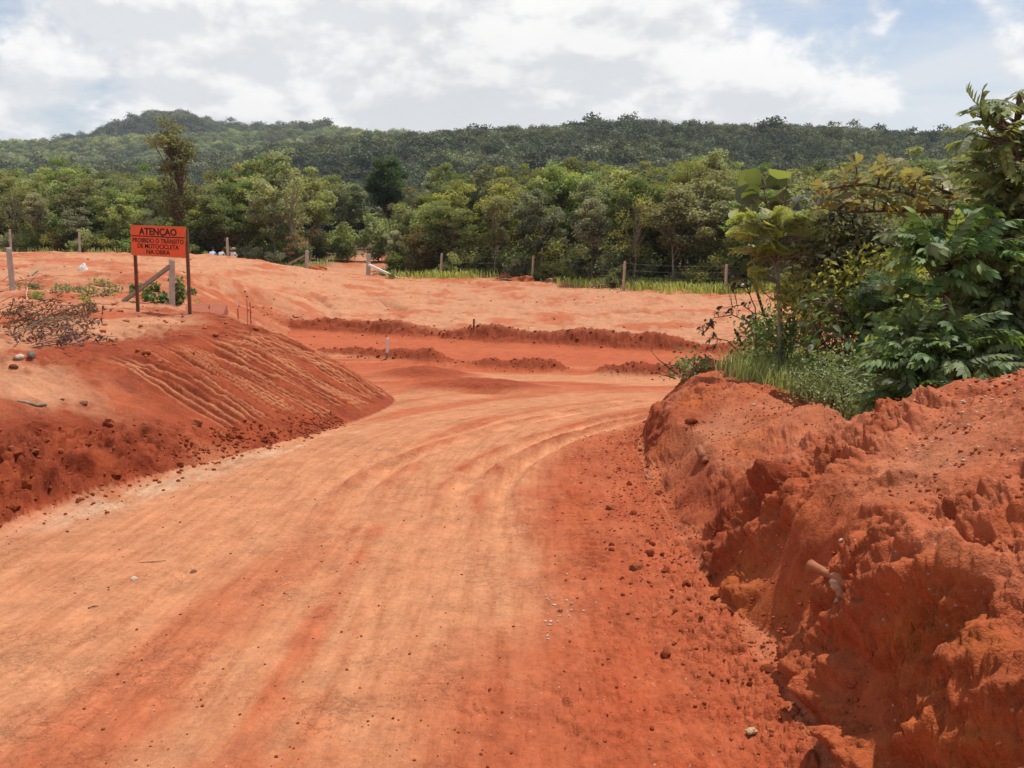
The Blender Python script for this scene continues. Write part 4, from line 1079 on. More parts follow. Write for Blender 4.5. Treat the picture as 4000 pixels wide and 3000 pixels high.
def frond_mesh(name, L, pairs, ll, lw, mat, droop=0.5, hang=0.5, seed=0, tint=(0.2, 0.9), terminal=True):
    """pinnate leaf along +Y with a tube rachis"""
    rng = np.random.default_rng(seed); mb = MB()
    k = np.linspace(0, 1, 8)
    pts = np.stack([0 * k, L * k, L * (0.25 * k - droop * k * k)], 1)
    mb.tube(pts, 0.006 * (1.1 - 0.7 * k), 4, 0.15, cap=False)
    for i in range(pairs):
        f = 0.22 + 0.76 * i / max(pairs - 1, 1)
        b = np.array([0, L * f, L * (0.25 * f - droop * f * f)])
        for sd in (-1, 1):
            d = np.array([sd * 0.8, 0.45 + 0.35 * f, -hang * rng.uniform(0.7, 1.3)]) + rng.normal(0, 0.10, 3)
            add_leaflet(mb, b, d, np.array([0, 0.1, 1.0]), ll * rng.uniform(0.85, 1.1) * (1 - 0.25 * abs(f - .55)), lw * rng.uniform(.9, 1.1), rng.uniform(*tint))
    if terminal:
        add_leaflet(mb, pts[-1], np.array([0, 1, -hang]), np.array([0, 0, 1.0]), ll, lw, tint[1])
    return mb.mesh(name, mat)
def fern_frond(name, L, npin, mat, seed=0):
    """twice-divided feathery leaf: spaced pinnae, each a comb of tiny leaflets"""
    rng = np.random.default_rng(seed); mb = MB()
    k = np.linspace(0, 1, 7)
    zf = lambda f: L * (0.16 * f - 0.38 * f * f)
    pts = np.stack([0 * k, L * k, zf(k)], 1)
    mb.tube(pts, 0.004 * (1.1 - .8 * k), 3, 0.1, cap=False)
    for i in range(npin):
        f = 0.15 + 0.83 * i / (npin - 1)
        b = np.array([0, L * f, zf(f)])
        pl = L * 0.42 * math.sin(math.pi * (0.18 + 0.72 * f)) ** 0.7 * rng.uniform(.8, 1.1)
        for sd in (-1, 1):
            d = np.array([sd * 0.86, 0.5, rng.uniform(-.35, -.02)])
            nl = 6
            for j in range(nl):
                g = (j + 0.6) / nl
                q = b + d * pl * g
                for s2 in (-1, 1):
                    dd_ = np.array([-s2 * d[1], s2 * d[0], rng.uniform(-.3, .2)])
                    l2 = L * 0.075 * (1.15 - 0.5 * g); w2 = L * 0.020
                    t_ = d / np.linalg.norm(d) * w2
                    mb.add([q - t_, q + t_, q + dd_ * l2 + t_ * .6, q + dd_ * l2 - t_ * .6], [(0, 1, 2, 3)], np.full(4, rng.uniform(0, 1)))
    return mb.mesh(name, mat)
def orient(d, up=(0, 0, 1), roll=0.0):
    y = Vector(d).normalized(); x = y.cross(Vector(up))
    if x.length < 1e-3: x = Vector((1, 0, 0))
    x.normalize(); z = x.cross(y)
    m = Matrix((x, y, z)).transposed()
    return m @ Matrix.Rotation(roll, 3, 'Y')
def put_leaf(name, me, parent, pos, d, s=1.0, roll=0.0, up=(0, 0, 1)):
    o = link(name, me, parent)
    o.matrix_basis = Matrix.Translation(Vector(pos) - parent.location) @ orient(d, up, roll).to_4x4() @ Matrix.Diagonal((s, s, s, 1))
    return o
def curve_pts(a, b, rng, n=7, sag=0.0, wob=0.06):
    a, b = np.array(a, float), np.array(b, float)
    k = np.linspace(0, 1, n)[:, None]
    L = np.linalg.norm(b - a)
    p = a * (1 - k) + b * k + np.array((0, 0, 1.0)) * sag * L * np.sin(np.pi * k)
    p[1:-1] += np.cumsum(rng.normal(0, wob * L / n, (n, 3)), 0)[1:-1] * 0.7
    return p

LM_BIG = leaf_mat('big_round_leaves', (.035, .060, .022), (.26, .34, .06), transl=0.35, rough=0.55, spec=0.3, val=0.15, hue=.015)
LM_BIGD = leaf_mat('big_round_leaves_dark', (.045, .065, .030), (.11, .14, .07), transl=0.3, rough=0.55, spec=0.3, val=0.25, hue=.02)  # darker variant of the big round leaves
LM_COP = leaf_mat('coppery_leaves', (.17, .155, .045), (.38, .35, .12), transl=0.42, rough=0.45, spec=0.35, val=0.25, hue=.02, back=(.28, .22, .07))
LM_PIN = leaf_mat('pinnate_leaves', (.05, .11, .022), (.19, .31, .055), transl=0.42, rough=0.55, spec=0.25, val=0.2)
LM_PINB = leaf_mat('pinnate_leaves_bronze', (.075, .105, .028), (.26, .31, .08), transl=0.45, rough=0.55, spec=0.25, val=0.25)
LM_PIND = leaf_mat('pinnate_leaves_dark', (.042, .085, .024), (.19, .28, .065), transl=0.42, rough=0.55, spec=0.25, val=0.25)
LM_FERN = leaf_mat('feathery_leaves', (.24, .28, .05), (.46, .50, .12), transl=0.5, rough=0.5, spec=0.25, val=0.15, hue=.012)
LM_SIL = leaf_mat('silvery_leaves', (.085, .10, .05), (.36, .38, .24), transl=0.35, rough=0.55, spec=0.25, val=0.15)
LM_HERB = leaf_mat('herb_leaves', (.08, .13, .025), (.27, .34, .08), transl=0.3, rough=0.5, spec=0.3)
LM_MAR = leaf_mat('dark_red_leaves', (.045, .030, .018), (.10, .075, .035), transl=0.2, rough=0.4, spec=0.4)

def blob_points(blobs, n, rng):
    """random points in ellipsoids given as (px, py, d, rx_px, ry_px, weight)"""
    wts = np.array([b[5] if len(b) > 5 else b[3] * b[4] for b in blobs], float); wts /= wts.sum()
    out = []
    for i in rng.choice(len(blobs), n, p=wts):
        px, py, d, rx, ry = blobs[i][:5]
        c = np.array(W(px, py, d)); v = rng.normal(size=3); v /= np.linalg.norm(v); v *= rng.uniform(0, 1) ** (1 / 2.4)
        out.append((c + v * np.array((rx * d / F, min(rx, ry * 1.6) * d / F, ry * d / F)), i, c))
    return out
def base_at(px, d):
    """ground point at forward distance d in the direction of pixel column px"""
    x = (px - 2000) / F * d / CP
    return np.array((x, d, seat(x, d)))

def frond_plant(name, label, cat, px, d, trunk, trunk_r, blobs, nfr, meshes, wood, rng, up=0.15, part='leaf_spray', sc=(0.8, 1.2), droop_dir=0.0, trunk_part='trunk', group=None):
    b = base_at(px, d)
    e = empty(name, b)
    wd = MB()
    tops = [np.array(W(*q)) for q in trunk]
    path = [b - (0, 0, 0.25)] + tops
    pp = np.concatenate([curve_pts(path[i], path[i + 1], rng, 6, wob=0.03)[(0 if i == 0 else 1):] for i in range(len(path) - 1)])
    wd.tube(pp - b, np.linspace(trunk_r, trunk_r * 0.45, len(pp)), 8)
    tw = MB()
    for p, i, c in blob_points(blobs, nfr, rng):
        cand = pp[np.argmin(np.linalg.norm((pp - p) * np.array((1, 1, 1.4)) + np.array((0, 0, 0.25)), axis=1))]
        out = p - cand; out[2] *= 0.5
        if np.linalg.norm(out[:2]) < 0.05: out = rng.normal(0, 1, 3)
        dv = out / np.linalg.norm(out) + rng.normal(0, 0.8, 3); dv[2] = dv[2] * 0.5 + up
        mseg = cand * 0.45 + p * 0.55 + rng.normal(0, .05, 3) + np.array((0, 0, -.05))
        tw.tube(np.array([cand, mseg, p]) - b, [trunk_r * 0.32 + .003, trunk_r * .2 + .003, .004], 4, cap=False)
        put_leaf(part, meshes[int(rng.integers(len(meshes)))], e, p - dv / np.linalg.norm(dv) * 0.12, dv, rng.uniform(*sc), rng.normal(0, 0.5), up=np.array((0, 0, 1.0)) + rng.normal(0, .35, 3))
    wd.build(trunk_part, wood, e)
    tw.build('branches', wood, e)['kind'] = 'stuff'
    return tag(e, label, cat, group)

rng = np.random.default_rng(2024)
pin_a = [frond_mesh('leaf_spray', 0.52, 9, 0.13, 0.056, LM_PINB, 0.35, 0.55, s) for s in (1, 2, 3)]
pin_b = [frond_mesh('leaf_spray', 0.44, 7, 0.15, 0.058, LM_PIN, 0.45, 0.85, s) for s in (4, 5, 6)]
pin_g = [frond_mesh('leaf_spray', 0.46, 8, 0.13, 0.050, LM_PIND, 0.45, 0.75, s) for s in (7, 8, 9)]
# tall tree at the right edge
frond_plant('pinnate_tree', 'tall bronze-green pinnate-leaved tree at the right edge reaching into the sky', 'tree', 4130, 10.6,
            [(4080, 1100, 10.6), (4020, 800, 10.6), (3960, 560, 10.6), (3985, 360, 10.6)], 0.06,
            [(3840, 470, 10.2, 70, 60), (3950, 430, 10.5, 80, 50), (3985, 330, 10.4, 22, 30, 900), (3870, 560, 10.0, 80, 70), (3980, 560, 10.8, 100, 80), (3970, 700, 10.3, 110, 90), (4000, 880, 10.4, 150, 120), (4120, 600, 10.6, 120, 260), (4150, 950, 10.6, 140, 200), (3850, 690, 10.6, 80, 60), (3900, 800, 10.4, 90, 70), (3960, 980, 10.3, 90, 80)],
            250, pin_a, M_BARK, rng, up=0.25)
# sapling with the straight brown trunk
frond_plant('sapling', 'sapling with straight brown trunk and drooping bright green pinnate leaves', 'tree', 3702, 9.7,
            [(3704, 1300, 9.7), (3706, 1060, 9.7), (3712, 900, 9.7), (3716, 820, 9.7)], 0.047,
            [(3650, 930, 9.6, 100, 60), (3720, 1010, 9.5, 110, 70), (3620, 1010, 9.5, 70, 55), (3790, 960, 9.6, 90, 60), (3720, 860, 9.7, 60, 60), (3560, 1130, 9.6, 80, 55), (3690, 1090, 9.5, 40, 40), (3850, 1010, 9.6, 60, 40)],
            72, pin_b, M_BARK, rng, up=0.2)
# dark glossy shrubs low on the right
frond_plant('glossy_shrub', 'dark glossy shrub with drooping pinnate leaves spilling over the spoil pile', 'shrub', 3640, 8.9,
            [(3650, 1440, 8.9), (3640, 1330, 8.9)], 0.03,
            [(3560, 1420, 8.8, 110, 90), (3680, 1400, 8.7, 120, 100), (3620, 1540, 8.6, 130, 80), (3780, 1430, 8.6, 110, 60), (3560, 1560, 8.7, 80, 70), (3700, 1310, 8.9, 130, 60), (3600, 1300, 9.0, 90, 50), (3660, 1620, 8.6, 80, 40)],
            200, pin_g, M_BARKD, rng, up=0.25, trunk_part='stem')
frond_plant('glossy_shrub', 'tall dark leafy shrub filling the gap right of the sapling trunk', 'shrub', 3990, 9.9,
            [(3950, 1350, 9.9), (3930, 1150, 9.9), (3940, 1000, 9.9)], 0.035,
            [(3880, 1120, 9.9, 120, 110), (3970, 1250, 9.8, 120, 120), (3850, 1300, 9.9, 100, 90), (4080, 1150, 9.9, 120, 200), (3960, 1010, 9.9, 110, 90), (3830, 1200, 10.1, 80, 100), (3930, 1400, 9.6, 110, 70)],
            250, pin_g, M_BARKD, rng, up=0.2, trunk_part='stem')
# feathery yellow-green small tree
ferns = [fern_frond('feather_leaf', 0.36, 8, LM_FERN, s) for s in (1, 2, 3)]
frond_plant('feathery_tree', 'small tree with flat layers of feathery yellow-green leaves at the bend', 'tree', 3045, 14.2,
            [(3045, 1200, 14.1), (3030, 1040, 14.1), (3030, 900, 14.1)], 0.045,
            [(2970, 850, 14.0, 110, 18), (3110, 838, 14.0, 115, 18), (3050, 895, 14.0, 140, 18), (2950, 915, 14.0, 70, 26), (3190, 900, 14.0, 95, 18), (3215, 955, 14.0, 85, 17), (2960, 975, 14.0, 80, 24), (3100, 970, 14.0, 100, 24), (2970, 1060, 14.0, 60, 14, 600), (2980, 1130, 14.0, 60, 14, 600)],
            135, ferns, M_BARKP, rng, up=0.12, part='feather_leaf', sc=(0.7, 1.15))
frond_plant('feathery_shrub', 'small feathery green shrub below the coppery branch', 'shrub', 3520, 12.0,
            [(3500, 1200, 12.0), (3500, 1110, 12.0)], 0.02,
            [(3500, 1100, 12, 90, 45), (3480, 1160, 11.9, 90, 40)], 22, [fern_frond('feather_leaf', 0.42, 11, leaf_mat('feathery_green', (.05, .11, .02), (.15, .25, .05)), 5)], M_BARK, rng, up=0.1, part='feather_leaf', sc=(.8, 1.1), trunk_part='stem')

def leafy_plant(name, label, cat, px, d, stems, stem_r, spots, leaf_sets, wood, rng, sc=(0.8, 1.2), up=0.2, droop=-0.1, rosette=1, back_twigs=True, trunk_part='trunk', tilt=0.5):
    """stems drawn through given pixels, single leaves (each its own part) at given spots"""
    b = base_at(px, d); e = empty(name, b)
    wd, tw = MB(), MB(); allp = []
    for st in stems:
        path = [np.array(b) - (0, 0, .2)] + [np.array(W(*q)) for q in st]
        pp = np.concatenate([curve_pts(path[i], path[i + 1], rng, 5, wob=0.04)[(0 if i == 0 else 1):] for i in range(len(path) - 1)])
        wd.tube(pp - b, np.linspace(stem_r, stem_r * 0.35, len(pp)), 7); allp.append(pp)
    allp = np.concatenate(allp)
    for p, i, c in spots:
        cand = allp[np.argmin(np.linalg.norm((allp - p) * np.array((1, 1, 1.3)) + np.array((0, 0, 0.2)), axis=1))]
        if back_twigs:
            tw.tube(np.array([cand, cand * .4 + p * .6 + rng.normal(0, .03, 3), p]) - b, [stem_r * .3 + .002, stem_r * .2 + .002, .003], 4, cap=False)
        ms = leaf_sets[i] if isinstance(leaf_sets, dict) else leaf_sets
        a0 = rng.uniform(0, 6.28)
        for r_ in range(rosette):
            a = a0 + r_ * 6.283 / rosette
            if rosette > 1: dv = np.array((math.cos(a), math.sin(a), up + rng.normal(0, .5)))
            else:
                out = p - cand; out[2] = 0
                dv = out / max(np.linalg.norm(out), 1e-3) * 0.7 + rng.normal(0, .6, 3); dv[2] = up + rng.normal(0, .35)
            put_leaf('leaf', ms[int(rng.integers(len(ms)))], e, p, dv, rng.uniform(*sc), rng.normal(0, .4), up=np.array((0, 0, 1.0)) + rng.normal(0, tilt, 3))
    wd.build(trunk_part, wood, e)
    if back_twigs and tw.n: tw.build('twigs', wood, e)['kind'] = 'stuff'
    return tag(e, label, cat)
# the shrub with very large round leaves
bigl = [leaf_mesh('leaf', 0.36, 0.34, 'round', LM_BIG, .18, .12, 6, 0.85, .02), leaf_mesh('leaf', 0.34, 0.31, 'round', LM_BIG, .3, .2, 6, 0.6, .02)]
bigd = [leaf_mesh('leaf', 0.36, 0.33, 'round', LM_BIGD, .4, .2, 6, 0.5, .03), leaf_mesh('leaf', 0.32, 0.28, 'round', LM_BIGD, .25, .3, 6, 0.15, .03)]
spots = []
for pts, idx in (([(2915, 722), (2940, 690), (2975, 690), (3010, 700), (3040, 700), (2960, 720), (2885, 815), (2870, 850), (2905, 805), (2880, 890), (2930, 800)], 0),
                 ([(2930, 760), (2965, 765), (3000, 770), (3035, 760), (3075, 720), (3090, 770), (3060, 800), (2960, 810), (2910, 880), (2940, 900), (2960, 860), (3100, 820), (3010, 810), (2990, 1020), (2960, 1000), (3130, 800),
                   (3060, 860), (3120, 870), (2945, 1050), (3080, 930), (3110, 1000), (3150, 1120), (3180, 1130), (3095, 1130), (2930, 1010), (3000, 940), (3240, 1060), (3220, 1040), (2905, 935), (3140, 930), (3060, 1010)], 1)):
    for (x_, y_) in pts:
        spots.append((np.array(W(x_, y_, 15.7 + rng.uniform(-.35, .35))), idx, None))
leafy_plant('big_leaved_shrub', 'shrub with huge round leaves standing behind the feathery yellow-green tree', 'shrub', 3075, 15.7,
            [[(3050, 1200, 15.7), (3020, 950, 15.7), (2985, 740, 15.7)], [(3110, 1150, 15.7), (3080, 900, 15.7), (3060, 760, 15.7)], [(2960, 1150, 15.7), (2930, 960, 15.7), (2890, 850, 15.7)]], 0.032, spots, {0: bigl, 1: bigd}, M_BARK, rng, (0.85, 1.2), up=-0.35, tilt=2.0)
# the coppery rosette tree
cop = [leaf_mesh('leaf', 0.23, 0.105, 'obovate', LM_COP, .15, .2, 5, tt_) for tt_ in (.2, .6, .95)]
bl = [(3300, 700, 13, 110, 55), (3420, 690, 13, 120, 60), (3540, 740, 13, 110, 55), (3660, 745, 13, 110, 50), (3260, 770, 13, 110, 55), (3400, 790, 12.9, 140, 60), (3560, 810, 12.9, 90, 45), (3740, 790, 12.9, 80, 60), (3690, 850, 12.9, 70, 50), (3340, 850, 13, 90, 35)]
leafy_plant('coppery_tree', 'spreading branch of a tree with coppery olive rosette leaves above the bushes', 'tree', 3720, 13.0,
            [[(3712, 1000, 13), (3700, 830, 13), (3560, 760, 13), (3380, 720, 13), (3240, 740, 13)], [(3700, 850, 13), (3720, 760, 13), (3640, 720, 13)], [(3695, 830, 13), (3480, 820, 13), (3340, 830, 13)]], 0.045,
            blob_points(bl, 47, rng), cop, M_BARK, rng, (0.8, 1.2), up=0.55, rosette=6, tilt=0.5)
# mid-green broad-leaved shrub in front
br = [leaf_mesh('leaf', 0.17, 0.085, 'ovate', LM_PIN, .35, .2, 5, tt_) for tt_ in (.1, .4, .8)] + [leaf_mesh('leaf', 0.16, 0.09, 'ovate', LM_SIL, .3, .25, 5, .6)]
bl = [(3230, 1180, 12.4, 100, 60), (3340, 1210, 12.2, 110, 70), (3450, 1260, 12, 100, 80), (3240, 1290, 12.2, 110, 70), (3370, 1330, 11.8, 110, 70), (3180, 1360, 12.2, 70, 60), (3480, 1190, 12.3, 90, 60)]
leafy_plant('broad_leaved_shrub', 'mid-green broad-leaved shrub between the feathery tree and the sapling', 'shrub', 3330, 12.2,
            [[(3320, 1350, 12.2), (3260, 1190, 12.2)], [(3350, 1350, 12.1), (3420, 1210, 12.1)], [(3300, 1400, 12.1), (3200, 1320, 12.2)]], 0.022, blob_points(bl, 285, rng), br, M_BARK, rng, (0.7, 1.25), up=-0.2, trunk_part='stems')
# low arching twigs with dark leaves left of the feathery tree
mar = [leaf_mesh('leaf', 0.10, 0.05, 'ovate', LM_MAR, .3, .2, 4, tt_) for tt_ in (.2, .8)]
bl = [(2745, 1290, 15.2, 18, 30), (2775, 1255, 15.2, 30, 20), (2820, 1215, 15.2, 30, 12), (2870, 1200, 15.2, 25, 14), (2890, 1100, 15.2, 50, 40), (2780, 1330, 15.1, 20, 40), (2940, 1240, 15.2, 40, 30), (2920, 1180, 15.2, 25, 14)]
leafy_plant('arching_twigs', 'thin arching twigs with dark maroon leaves leaning left over the sand', 'shrub', 2965, 15.3,
            [[(2930, 1260, 15.2), (2860, 1230, 15.2), (2790, 1240, 15.2), (2750, 1300, 15.2)], [(2950, 1230, 15.2), (2900, 1190, 15.2), (2820, 1205, 15.2)], [(2950, 1200, 15.2), (2910, 1100, 15.2), (2870, 1080, 15.2)], [(2840, 1330, 15.1), (2790, 1320, 15.1)]], 0.014,
            blob_points(bl, 95, rng), mar, M_BARK, rng, (0.8, 1.4), up=-0.5, trunk_part='stems')

# shrubs whose leaves are too small to pick apart
def fine_shrub(name, label, px, d, blobs, nleaf, L, Wd, mat, wood, seed, nstem=9, cat='shrub', up=0.2):
    rng = np.random.default_rng(seed)
    b = base_at(px, d); e = empty(name, b)
    wd, lv = MB(), MB()
    pts = blob_points(blobs, max(nleaf // 26, 8), rng)
    for j, (p, i, c) in enumerate(pts):
        mid = b * 0.45 + p * 0.55 + rng.normal(0, .10, 3)
        if j < nstem:
            wd.tube(np.array([b + rng.normal(0, .06, 3) * (1, 1, 0) - (0, 0, .1), mid, p]) - b, [.013, .008, .003], 4, cap=False)
        n = int(26 * rng.uniform(.6, 1.4))
        q = p - b + rng.normal(0, 1, (n, 3)) * np.array((.18, .18, .13))
        leaf_cloud(lv, q, L, Wd, rng, up=up, tint=np.clip(rng.normal(.45, .28, n), 0, 1))
    wd.build('stems', wood, e)
    f = lv.build('foliage', mat, e, False); f['kind'] = 'stuff'
    return tag(e, label, cat)
fine_shrub('silvery_shrub', 'twiggy shrub with small silvery grey-green leaves below the coppery branch', 3290, 14.2,
           [(3280, 880, 14.2, 120, 90), (3400, 960, 14.2, 120, 90), (3220, 1000, 14.2, 90, 80), (3330, 1080, 14.2, 130, 80), (3250, 780, 14.4, 60, 40), (3500, 1050, 14.1, 90, 80)], 9000, .115, .062, LM_SIL, M_BARKP, 61)
fine_shrub('dense_shrub', 'dense olive bush behind the sapling crown', 3640, 14.5,
           [(3560, 930, 14.6, 130, 80), (3720, 950, 14.6, 150, 100), (3640, 1080, 14.5, 150, 90), (3860, 900, 14.6, 140, 120), (3800, 1080, 14.5, 150, 100), (3540, 1080, 14.5, 80, 60), (4000, 1000, 14.6, 120, 200)], 11000, .13, .066, LM_GREEN, M_BARK, 62)
fine_shrub('dense_shrub', 'dark green bush low behind the sapling trunk', 3560, 11.6,
           [(3560, 1320, 11.6, 100, 80), (3650, 1250, 11.6, 110, 90), (3760, 1300, 11.4, 110, 100), (3620, 1420, 11.2, 110, 70), (3480, 1400, 11.4, 80, 60), (3900, 1300, 11, 120, 120)], 8000, .12, .06, LM_GREEN, M_BARKD, 63)
fine_shrub('leafy_tree', 'olive tree crown showing behind the bronze-green tree at the right edge', 4000, 17.0,
           [(3950, 700, 17, 130, 110), (3800, 820, 17, 110, 80), (4050, 850, 17, 140, 150), (3900, 950, 17, 140, 90), (4150, 650, 17, 140, 150)], 9000, .14, .07, LM_OLIVE, M_BARK, 64, cat='tree')
fine_shrub('dense_shrub', 'olive-green bush filling the middle of the roadside thicket behind the broad-leaved shrub', 3400, 13.4,
           [(3300, 1130, 13.5, 110, 70), (3420, 1080, 13.5, 120, 80), (3540, 1150, 13.3, 120, 90), (3250, 1230, 13.3, 90, 60), (3420, 1240, 13.2, 120, 80), (3120, 1150, 14.0, 70, 60)], 7000, .125, .065, LM_OLIVE, M_BARK, 68)
fine_shrub('low_shrub', 'low leafy bush on the bank top at the foot of the feathery tree', 3060, 14.4,
           [(3000, 1290, 14.5, 80, 50), (3110, 1290, 14.3, 80, 60), (3060, 1350, 14.2, 100, 40), (2940, 1340, 14.4, 60, 30)], 1300, .11, .05, LM_GREEN, M_BARK, 65)
fine_shrub('herb_clump', 'clump of small-leaved weeds spilling onto the bank right of the grass', 3300, 11.4,
           [(3250, 1450, 11.5, 110, 50), (3360, 1480, 11.0, 110, 55), (3200, 1520, 11.3, 90, 35), (3420, 1560, 10.5, 80, 50), (3330, 1560, 10.6, 80, 30)], 2600, .055, .03, LM_HERB, M_BARK, 66, cat='weeds', up=.5)
fine_shrub('low_shrub', 'little round-leaved bush hanging over the bank corner', 2700, 14.9,
           [(2690, 1435, 14.9, 30, 22), (2740, 1420, 14.9, 40, 20), (2665, 1450, 14.9, 16, 14)], 330, .09, .06, LM_GREEN, M_BARK, 67)

# grass along the top of the bank
M_GRASS = leaf_mat('grass_blades', (.19, .23, .045), (.52, .56, .15), transl=0.35, rough=0.5, spec=0.3)
def grass(name, label, pts, hmin, hmax, wid, seed, per=10, spread=.10, kind='stuff'):
    rng = np.random.default_rng(seed)
    base = np.repeat(np.array(pts), per, axis=0); n = len(base)
    base = base + rng.normal(0, spread, (n, 3)) * (1, 1, 0)
    h = rng.uniform(hmin, hmax, n); a = rng.uniform(0, 6.28, n); ln = rng.uniform(.15, .75, n)
    dx = np.stack([np.cos(a), np.sin(a), 0 * a], 1); sx = np.stack([-np.sin(a), np.cos(a), 0 * a], 1) * wid / 2
    m = base + dx * (h * ln * .3)[:, None] + np.array((0, 0, 1.0)) * (h * .6)[:, None]
    tp = base + dx * (h * ln * .95)[:, None] + np.array((0, 0, 1.0)) * (h * (1 - .25 * ln))[:, None]
    V = np.stack([base - sx, base + sx, m - sx * .8, m + sx * .8, tp], 1).reshape(-1, 3)
    i = np.arange(n)[:, None] * 5
    Fc = np.concatenate([i + np.array([[0, 1, 3]]), i + np.array([[0, 3, 2]]), i + np.array([[2, 3, 4]])])
    mb = MB(); mb.add(V, Fc, np.repeat(np.clip(rng.normal(.5, .3, n), 0, 1), 5))
    o = mb.build(name, M_GRASS, None, False)
    return tag(o, label, 'grass', kind=kind)
rng = np.random.default_rng(88)
pts = []
for k in range(1150):
    px = rng.uniform(2670, 3460); d = rng.uniform(10.4, 15.8)
    x = (px - 2000) / F * d
    f_ = land(np.array([x]), np.array([d]), True)[1]
    if f_['dK'][0] < np.interp(d, [10, 12, 14, 16], [2.7, 2.35, 1.35, .75]) + rng.uniform(0, .3): continue
    pts.append((x, d, seat(x, d) - .01))
grass('grass', 'tall green grass along the top of the right-hand bank', pts, .14, .50, .012, 5, per=12, spread=.13)
pts = []
for k in range(2600):
    x = rng.uniform(-9, 30); y = fence_d(x) + rng.uniform(-1.5, 4.0)
    nz = fbm(np.array([x * .35]), np.array([y * .5]), octaves=2, seed=300)[0]
    dens_ = (0.02 if x < 4 else (.35 if x < 8 else .8))
    if rng.random() > dens_ + nz * .9: continue
    pts.append((x, y, seat(x, y)))
grass('grass', 'green grass strip along the wire fence in front of the wood', pts, .25, .75, .05, 6, per=7, spread=.3)
pts = []
for k in range(500):
    x = rng.uniform(-45, -15.5); y = fence_d(x) + rng.uniform(0.3, 4.0)
    pts.append((x, y, seat(x, y)))
for k in range(140):
    y = rng.uniform(66, 90); x = -13.1 + rng.choice((-1, 1)) * rng.uniform(2.9, 4.2)
    pts.append((x, y, seat(x, y)))
grass('grass', 'rough green grass at the foot of the wood on the left', pts, .2, .6, .05, 7, per=6, spread=.3)

# ------------------------------------------------------------------ built and lying things
M_CONC = plain_mat('concrete', (.52, .46, .39), 0.9, 0.2, 6, 0.18, 0.35, 0.01, col2=(.38, .31, .25))
M_CONCD = plain_mat('concrete_dusty', (.52, .40, .31), 0.9, 0.2, 6, 0.2, 0.35, 0.01, col2=(.40, .27, .18))
M_BEAM = plain_mat('grey_timber', (.30, .24, .19), 0.9, 0.15, 14, 0.3, 0.4)
M_SIGN = plain_mat('sign_orange', (.95, .10, .016), 0.55, 0.3, 3.2, 0.1, col2=(.74, .115, .035))
M_BLACK = plain_mat('sign_black', (.016, .012, .010), 0.6, 0.3, 5, 0.1)
M_SPOST = plain_mat('sign_post_brown', (.15, .065, .040), 0.8, 0.2, 9, 0.25, 0.3)
M_WIRE = plain_mat('fence_wire', (.22, .20, .18), 0.6, 0.4, 30, 0.2, metallic=0.6)
M_WHITE = plain_mat('white_paint', (.78, .74, .68), 0.7, 0.3, 9, 0.08)
M_REDP = plain_mat('red_paint', (.50, .03, .02), 0.6, 0.3, 9, 0.1)
M_PINK = plain_mat('pink_tape', (.75, .08, .16), 0.6, 0.3, 9, 0.1)
M_STAKE = plain_mat('raw_wood_stake', (.33, .23, .13), 0.85, 0.2, 14, 0.25)
M_STAKED = plain_mat('dark_wood_stake', (.12, .07, .04), 0.85, 0.2, 14, 0.25)
M_SACK = plain_mat('white_plastic_sack', (.74, .72, .70), 0.5, 0.4, 5, 0.1, 0.4, 0.02)
M_ROOT = plain_mat('bare_root', (.52, .36, .25), 0.75, 0.25, 10, 0.2, 0.4, 0.01, col2=(.38, .17, .085))
M_ROOTD = plain_mat('soil_covered_root', (.30, .11, .05), 0.85, 0.2, 10, 0.25, 0.4, 0.01)
M_STONE = plain_mat('reddish_stone', (.20, .085, .05), 0.9, 0.2, 9, 0.3, 0.6, 0.02)
M_STONEP = plain_mat('pale_stone', (.52, .40, .30), 0.9, 0.2, 9, 0.2, 0.5, 0.01)
M_GREYST = plain_mat('grey_stone', (.17, .13, .11), 0.9, 0.2, 9, 0.25, 0.6, 0.02)
M_CLODD = plain_mat('dark_red_clod', (.24, .046, .016), 0.95, 0.1, 7, 0.25, 0.7, 0.02)
M_CLOD = plain_mat('soil_clod', (.255, .054, .019), 0.95, 0.1, 7, 0.28, 0.7, 0.02)
M_CLODP = plain_mat('soil_clod_dry', (.36, .105, .043), 0.95, 0.1, 7, 0.25, 0.7, 0.02)
M_CLOD2 = plain_mat('soil_crumb', (.31, .084, .036), 0.95, 0.1, 5, 0.3, 0.7, 0.02, col2=(.24, .048, .017))
M_SLAB = plain_mat('dusty_slab', (.29, .085, .045), 0.9, 0.2, 5, 0.15, 0.3, 0.01)
M_DRYLEAF = leaf_mat('dry_leaves', (.11, .055, .032), (.27, .15, .085), 0.15, 0.7, 0.2)

def square_post(mb, b, t, wd, rot):
    """tapered square post from b to t with a chamfered top"""
    b, t = np.array(b, float), np.array(t, float)
    c, s = math.cos(rot), math.sin(rot)
    def ring(p, w_): return [p + np.array((c * x - s * y, s * x + c * y, 0)) * w_ / 2 for x, y in ((-1, -1), (1, -1), (1, 1), (-1, 1))]
    ax = t - b
    R = [ring(b, wd), ring(b + ax * .97, wd * .92), ring(t, wd * .72)]
    V = np.concatenate(R)
    Fc = [(i * 4 + j, i * 4 + (j + 1) % 4, (i + 1) * 4 + (j + 1) % 4, (i + 1) * 4 + j) for i in range(2) for j in range(4)] + [(8, 9, 10, 11), (3, 2, 1, 0)]
    mb.add(V, Fc)
def ground_under(p, d=None):
    return seat(p[0], p[1])
def post_ends(bx, by, tx, ty, d, sink=.35):
    """post base on the ground sheet at distance d; its top where the photograph shows it"""
    B = W(bx, by, d); T = W(tx, ty, d)
    z = seat(B.x, B.y)
    f = (z - sink - T.z) / (B.z - T.z)
    return np.array(T + (B - T) * f), np.array(T), np.array((B.x, B.y, z))
